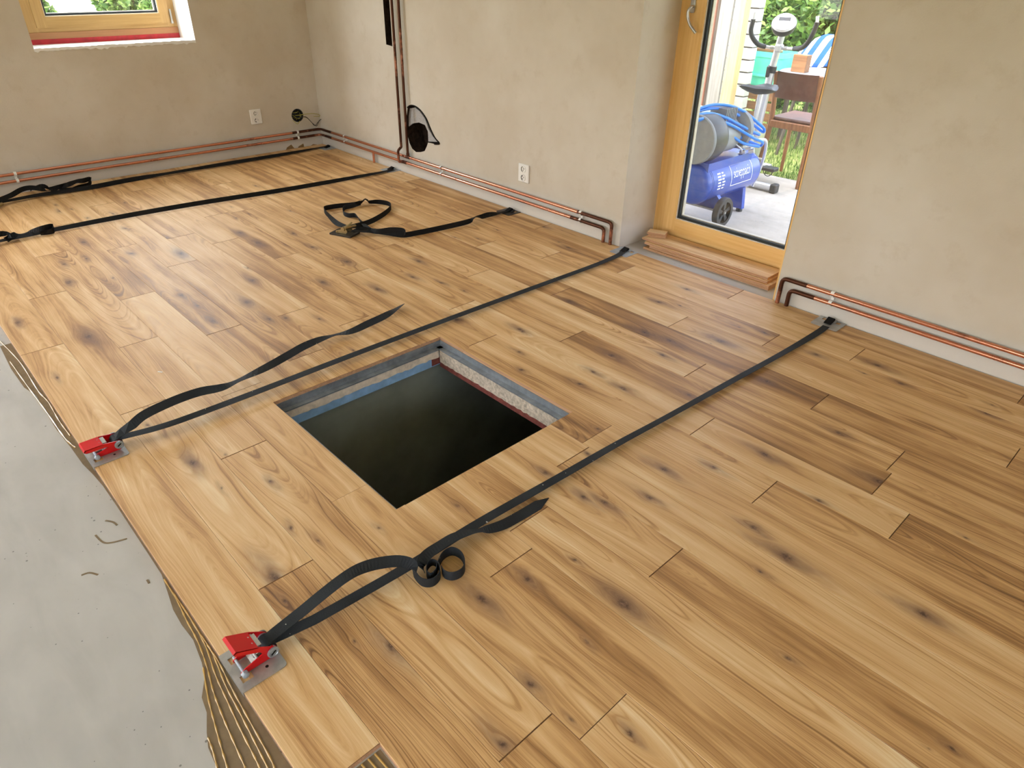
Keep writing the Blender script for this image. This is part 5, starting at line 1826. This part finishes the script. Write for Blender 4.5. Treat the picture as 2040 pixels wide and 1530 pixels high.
# ---- blue hose draped over the compressor
strands = [[(1384, 220), (1420, 209), (1455, 211), (1485, 224), (1510, 245), (1522, 256)], [(1520, 263), (1503, 250), (1480, 234), (1450, 221), (1420, 216), (1384, 223)],
           [(1384, 230), (1415, 226), (1445, 234), (1470, 247), (1495, 260), (1512, 268)], [(1506, 266), (1490, 262), (1468, 250), (1440, 240), (1410, 231), (1384, 233)],
           [(1384, 236), (1408, 234), (1432, 243), (1456, 260), (1482, 277), (1505, 287), (1516, 290)], [(1519, 283), (1505, 277), (1486, 266), (1462, 252), (1436, 242), (1408, 236), (1384, 240)],
           [(1384, 242), (1404, 238), (1428, 247), (1452, 266), (1478, 284), (1500, 290), (1512, 292)]]
hp = []
for i, st in enumerate(strands):
    for (a, b) in st:
        t_ = (a - 1384) / 140.0
        yy = 4.50 + .62 * t_ + .035 * math.sin(i * 2.1) - .02 * i * (1 - t_)
        hp.append(tuple(PY(a, b, yy)))
    if i % 2 == 1 and i < len(strands) - 1:
        hp.append(tuple(PY(1360, st[-1][1] + 8, 4.43)))
        hp.append(tuple(PY(1350, st[-1][1] + 16, 4.42)))
        hp.append(tuple(PY(1362, strands[i + 1][0][1] + 6, 4.43)))
o = MB().tube(smooth_path(hp, 5), .0105, 8).build('air_hose', 'hose_blue', smooth=True)
tag(o, 'coiled bright blue air hose draped over the compressor', 'hose')

# ---- pale round tyre-like drum behind the compressor
q = PY(1396, 215, 5.9)
wr = thing('plastic_drum', 'pale grey round plastic drum lying on its side behind the compressor', 'drum', (q.x, 5.9, GROUND))
wc = Vector((q.x, 5.9, GROUND + .29))
mb = MB().lathe([(.20, -.05), (.27, -.05), (.29, -.02), (.29, .02), (.27, .05), (.20, .05), (.20, -.05)], wc, (.15, 1, .1), 36)
mb.build('drum_wall', 'pale_grey', wr, smooth=True)
mb = MB().lathe([(0, -.02), (.19, -.02), (.2, 0), (.19, .02), (0, .02)], wc, (.15, 1, .1), 30)
mb.build('drum_lid', 'mid_grey', wr, smooth=True)
q2 = PY(1418, 225, 5.6)
wr2 = thing('plastic_drum', 'darker grey ribbed drum between the pale grey drum and the compressor', 'drum', (q2.x, 5.6, GROUND))
wc = Vector((q2.x, 5.6, GROUND + .255))
mb = MB().lathe([(.17, -.05), (.23, -.05), (.255, -.02), (.255, .02), (.23, .05), (.17, .05), (.17, -.05)], wc, (.1, 1, .15), 36)
mb.build('drum_wall', 'mid_grey', wr2, smooth=True)
for k in range(26):
    a_ = 2 * math.pi * k / 26
    d = Vector((math.cos(a_), 0, math.sin(a_)))
    mb = MB().bevbox((wc + d * .205 - Vector((.010, .060, .010))), (wc + d * .205 + Vector((.010, -.048, .010))), .002)
    mb.build('rib', 'pale_grey', wr2)
mb = MB().lathe([(0, -.02), (.16, -.02), (.17, 0), (.16, .02), (0, .02)], wc, (.1, 1, .15), 30)
mb.build('drum_lid', 'pale_grey', wr2, smooth=True)

# ---- exercise bike
bk_ = thing('exercise_bike', 'silver and black upright exercise bike on the patio behind the compressor', 'exercise bike', (-3.1, 5.9, GROUND))
zb = GROUND + .036
MB().cyl((-3.36, 5.77, zb), (-2.80, 5.77, zb), .030, 18).build('rear_stabiliser', 'silver', bk_, smooth=True)
for u in (-3.385, -2.805):
    MB().bevbox((u, 5.732, GROUND), (u + .055, 5.808, GROUND + .076), .008).build('end_cap', 'black_plastic', bk_)
MB().cyl((-3.50, 6.42, zb), (-3.17, 6.42, zb), .030, 18).build('front_stabiliser', 'silver', bk_, smooth=True)
MB().tube([(-3.14, 5.77, zb + .02), (-3.18, 5.95, .03), (-3.26, 6.20, .03), (-3.30, 6.42, zb + .02)], .028, 14).build('base_beam', 'silver', bk_, smooth=True)
mb = MB().lathe([(0, -.055), (.15, -.055), (.20, -.035), (.20, .035), (.15, .055), (0, .055)], (-3.22, 6.04, .17), (1, 0, .0), 34)
mb.build('flywheel_housing', 'black_plastic', bk_, smooth=True)
mb = MB().lathe([(.152, .0), (.196, -.018), (.202, -.017), (.156, .002)], (-3.163, 6.04, .17), (1, 0, 0), 34)
mb.build('housing_trim', 'silver', bk_, smooth=True)
MB().cyl((-3.30, 5.98, .10), (-3.04, 5.98, .10), .014, 12).build('crank_axle', 'steel', bk_, smooth=True)
pd = FL(1537, 335, .03)
MB().tube([(-3.06, 5.98, .10), (-3.05, pd.y - .03, .03)], .012, 8).build('crank_arm', 'steel', bk_, smooth=True)
MB().bevbox((-3.04, pd.y - .075, .012), (-2.91, pd.y + .025, .045), .008).build('pedal', 'black_plastic', bk_)
st_ = [(-3.03 + .045 * math.cos(math.radians(20 * i + 180)) + .04, pd.y - .02, .01 - .05 * math.sin(math.radians(20 * i))) for i in range(10)]
MB().tube(st_, .004, 6).build('pedal_strap', 'black_plastic', bk_, smooth=True)
p_lo, p_mid, p_hi = PY(1508, 262, 5.98), PY(1537, 140, 5.98), PY(1560, 62, 5.96)
MB().tube([(-3.18, 6.02, .20), tuple(p_lo), tuple(p_mid)], .031, 18).build('lower_post', 'silver', bk_, smooth=True)
MB().tube([tuple(p_mid), tuple(p_hi)], .027, 18).build('upper_post', 'silver', bk_, smooth=True)
d_ = (p_hi - p_mid).normalized()
MB().cyl(p_mid - d_ * .015, p_mid + d_ * .035, .038, 18).build('post_clamp', 'black_plastic', bk_, smooth=True)
qa, qb = PY(1533, 132, 5.945), PY(1529, 154, 5.945)
MB().bevbox((qb.x - .014, 5.92, qb.z), (qa.x + .012, 5.955, qa.z), .005).build('tension_knob', 'black_plastic', bk_)
# seat
sc_ = (PY(1490, 174, 5.62) + PY(1552, 178, 5.62)) / 2
mb = MB()
vs, fs = [], []
nu, nv = 14, 12
for i in range(nu + 1):
    u = i / nu
    hw = .145 * (1 - u) ** .6 + .028 * u + .01
    for k in range(nv):
        a_ = 2 * math.pi * k / nv
        x_ = math.cos(a_) * hw * (1 if u < .95 else .4)
        z_ = math.sin(a_) * .032 * (1 - .35 * u) * (1 if 0 < i < nu else .3)
        vs.append((sc_.x + x_, sc_.y - .13 + .27 * u, sc_.z + z_ - .018 * math.sin(u * 3.14) + .015 * abs(math.cos(a_))))
for i in range(nu):
    for k in range(nv):
        k2 = (k + 1) % nv
        fs.append((i * nv + k, i * nv + k2, (i + 1) * nv + k2, (i + 1) * nv + k))
fs += [tuple(reversed(range(nv))), tuple(nu * nv + k for k in range(nv))]
mb.add(vs, fs)
mb.build('saddle', 'black_plastic', bk_, smooth=True)
MB().tube([tuple(sc_ + Vector((-.02, .0, -.02))), (-3.10, 5.80, .30), (-3.15, 5.9, .12)], [.016, .016, .024], 12).build('saddle_post', 'silver', bk_, smooth=True)
# handlebar
hm = PY(1552, 96, 5.95)
hpts = [PY(1504, 24, 5.80), PY(1500, 42, 5.80), PY(1496, 60, 5.80), PY(1499, 74, 5.82), PY(1510, 88, 5.86), PY(1525, 93, 5.92), hm, PY(1578, 97, 5.92), PY(1596, 96, 5.86), PY(1610, 84, 5.82), PY(1620, 66, 5.80), PY(1627, 48, 5.80), PY(1629, 32, 5.80)]
sp_ = smooth_path([tuple(q) for q in hpts], 5)
MB().tube(sp_, .0125, 12).build('handlebar', 'silver', bk_, smooth=True)
MB().tube(sp_[4:26], .019, 12).build('grip', 'black_plastic', bk_, smooth=True)
MB().tube(sp_[-25:-4], .019, 12).build('grip', 'black_plastic', bk_, smooth=True)
MB().tube(sp_[27:29], .0165, 12).build('pulse_sensor', 'steel', bk_, smooth=True)
MB().tube(sp_[32:34], .0165, 12).build('pulse_sensor', 'steel', bk_, smooth=True)
MB().bevbox(hm - Vector((.03, .03, .03)), hm + Vector((.03, .03, .03)), .01).build('handlebar_clamp', 'silver', bk_)
# console
cc = PY(1562, 47, 5.88)
axc = Vector((0.25, -.62, .75)).normalized()
mb = MB()
lat = [(0, -.085), (.05, -.08), (.085, -.05), (.098, -.01), (.095, .008)]
mb.lathe(lat, cc, axc, 28)
co = mb.build('console_shell', 'black_plastic', bk_, smooth=True)
mb = MB().lathe([(.095, .008), (.085, .022), (0, .026)], cc, axc, 28)
mb.build('console_face', 'silver', co, smooth=True)
u_ = axc.cross(Vector((0, 0, 1))).normalized()
w_ = u_.cross(axc)
c2 = cc + axc * .0262 + w_ * .022
MB().add([c2 + u_ * .045 + w_ * .016 - axc * .004, c2 - u_ * .045 + w_ * .016 - axc * .004, c2 - u_ * .045 - w_ * .016 - axc * .001, c2 + u_ * .045 - w_ * .016 - axc * .001,
          c2 + u_ * .045 + w_ * .016 + axc * .001, c2 - u_ * .045 + w_ * .016 + axc * .001, c2 - u_ * .045 - w_ * .016 + axc * .001, c2 + u_ * .045 - w_ * .016 + axc * .001],
         [(0, 1, 2, 3), (7, 6, 5, 4), (0, 4, 5, 1), (1, 5, 6, 2), (2, 6, 7, 3), (3, 7, 4, 0)]).build('display', 'motor_grey', co)

# ---- chair seen from behind
chz = GROUND
ch_ = thing('wooden_chair', 'brown wooden chair with curved plywood back standing at the edge of the lawn', 'chair', (-2.9, 6.3, chz))
lx, rx, yb, yf = -3.10, -2.715, 6.07, 6.50
for s, x_ in ((-1, lx), (1, rx)):
    pts = smooth_path([(x_ + s * .02, yb - .03, chz), (x_ + s * .008, yb + .0, .12), (x_ + s * .0, yb + .03, .36), (x_ + s * .0, yb + .01, .58), (x_ + s * .008, yb - .035, .82)], 6)
    MB().tube(pts, [.019 + .004 * math.sin(3.14 * i / (len(pts) - 1)) for i in range(len(pts))], 12).build('back_leg', 'chair_wood', ch_, smooth=True)
for x_ in (lx + .0, rx - .0):
    MB().tube([(x_, yf, chz), (x_, yf, .38)], [.015, .022], 12).build('front_leg', 'chair_wood', ch_, smooth=True)


def curved_panel(x0, x1, y, z0, z1, bow, th, ztop_bow=0.0):
    mb = MB()
    n_ = 14
    vs, fs = [], []
    for i in range(n_ + 1):
        u = i / n_
        yy = y + bow * (1 - (2 * u - 1) ** 2)
        zt_ = z1 - ztop_bow * (1 - (2 * u - 1) ** 2)
        x_ = x0 + (x1 - x0) * u
        vs += [(x_, yy, z0), (x_, yy + th, z0), (x_, yy + th - .03, zt_), (x_, yy - .03, zt_)]
    for i in range(n_):
        for k in range(4):
            k2 = (k + 1) % 4
            fs.append((4 * i + k, 4 * i + k2, 4 * i + 4 + k2, 4 * i + 4 + k))
    fs += [(3, 2, 1, 0), (4 * n_, 4 * n_ + 1, 4 * n_ + 2, 4 * n_ + 3)]
    mb.add(vs, fs)
    return mb


curved_panel(lx + .01, rx - .01, yb - .015, .615, .825, -.045, .012, -.0).build('backrest', 'chair_ply', ch_, smooth=False)
MB().bevbox((lx + .005, yb + .0, .365), (rx - .005, yb + .045, .425), .006).build('seat_rail', 'chair_wood', ch_)
MB().bevbox((lx + .005, yf - .03, .365), (rx - .005, yf, .425), .006).build('seat_rail', 'chair_wood', ch_)
for x_ in (lx - .005, rx - .02):
    MB().bevbox((x_, yb + .045, .365), (x_ + .025, yf - .03, .425), .006).build('side_rail', 'chair_wood', ch_)
MB().bevbox((lx - .012, yb + .02, .425), (rx + .012, yf + .03, .452), .01).build('seat', 'chair_ply', ch_)

# ---- round garden table with a block on it
tc = PY(1612, 150, 7.25)
tz = tc.z
gt = thing('garden_table', 'round grey garden table on the lawn behind the wooden chair', 'table', (tc.x, 7.45, GROUND - .06))
MB().lathe([(0, -.03), (.40, -.03), (.42, -.02), (.42, -.004), (.415, 0), (0, 0)], (tc.x, 7.55, tz), (0, 0, 1), 40).build('table_top', 'table_top', gt, smooth=True)
for k in range(4):
    a_ = math.pi / 4 + k * math.pi / 2
    MB().tube([(tc.x + .30 * math.cos(a_), 7.55 + .30 * math.sin(a_), GROUND - .06), (tc.x + .2 * math.cos(a_), 7.55 + .2 * math.sin(a_), tz - .03)], .018, 10).build('leg', 'dark_board', gt, smooth=True)
q = PY(1592, 150, 7.42)
o = MB().bevbox((q.x - .075, 7.36, tz), (q.x + .075, 7.46, tz + .16), .003).build('wood_block', 'plank_brown')
tag(o, 'square brown timber block standing on the round garden table', 'block')

# ---- plank pile with striped cloth
pp = PY(1640, 115, 8.4)
zs = GROUND - .06
for k in range(2):
    t = thing('trestle', ('dark trestle under the near end of the plank pile', 'dark trestle under the far end of the plank pile')[k], 'trestle', (pp.x + .3 + k * .9, 8.7, zs))
    x_ = pp.x - .1 + k * .9
    MB().box((x_, 8.45, pp.z - .30), (x_ + .06, 8.95, pp.z - .24)).build('beam', 'dark_board', t)
    for yy in (8.5, 8.88):
        MB().tube([(x_ - .08, yy, zs), (x_ + .03, yy, pp.z - .26)], .02, 8).build('leg', 'dark_board', t)
        MB().tube([(x_ + .14, yy, zs), (x_ + .03, yy, pp.z - .26)], .02, 8).build('leg', 'dark_board', t)
lays = ['lowest', 'second lowest', 'third', 'fourth', 'fifth', 'topmost']
for k in range(6):
    o = MB().bevbox((pp.x - .22 + random.uniform(-.06, .06), 8.46 + random.uniform(-.02, .02), pp.z - .24 + k * .052), (pp.x + 1.3, 8.9, pp.z - .24 + k * .052 + .047), .004).build('garden_plank', 'plank_brown')
    tag(o, '%s brown plank in the pile under the striped cloth' % lays[k], 'plank', 'planks in the garden pile')
ztop_ = pp.z - .24 + 6 * .052
mb = MB()
nx, ny = 30, 14
vs, fs = [], []
for i in range(nx + 1):
    for j in range(ny + 1):
        u, v = i / nx, j / ny
        x_ = pp.x - .75 + 2.1 * u
        y_ = 8.15 + 1.0 * v
        rise = min(1, max(0, (x_ - (pp.x - .72)) / .55))
        z_ = ztop_ + .02 + (rise ** .8 - 1) * .52 + .12 * math.sin(v * math.pi) * rise + .016 * math.sin(u * 46) * (1 - v) - (.16 * (1 - v * 3) if v < .33 else 0)
        vs.append((x_, y_, max(z_, zs + .05)))
for i in range(nx):
    for j in range(ny):
        a_ = i * (ny + 1) + j
        fs.append((a_, a_ + ny + 1, a_ + ny + 2, a_ + 1))
mb.add(vs, fs)
o = mb.build('striped_cloth', 'stripes', smooth=True)
sol = o.modifiers.new('thickness', 'SOLIDIFY')
sol.thickness = .004
tag(o, 'blue and white striped cloth thrown over the plank pile in the garden', 'cloth')

# ---- unseen timber canopy, added to shade the patio
cn = bpy.data.objects.new('added_shade_canopy', None)
C.objects.link(cn)
cn.location = (-3, 5.5, 2.5)
struct(cn)
for k in range(22):
    x_ = -7.2 + k * .36
    MB().box((x_, 3.98, 2.62), (x_ + .355, 5.0, 2.645)).build('shade_board', 'dark_board', cn)
for k in range(9):
    x_ = -7.1 + k * .95
    MB().box((x_, 3.98, 2.50), (x_ + .08, 5.0, 2.618)).build('shade_rafter', 'pine', cn)
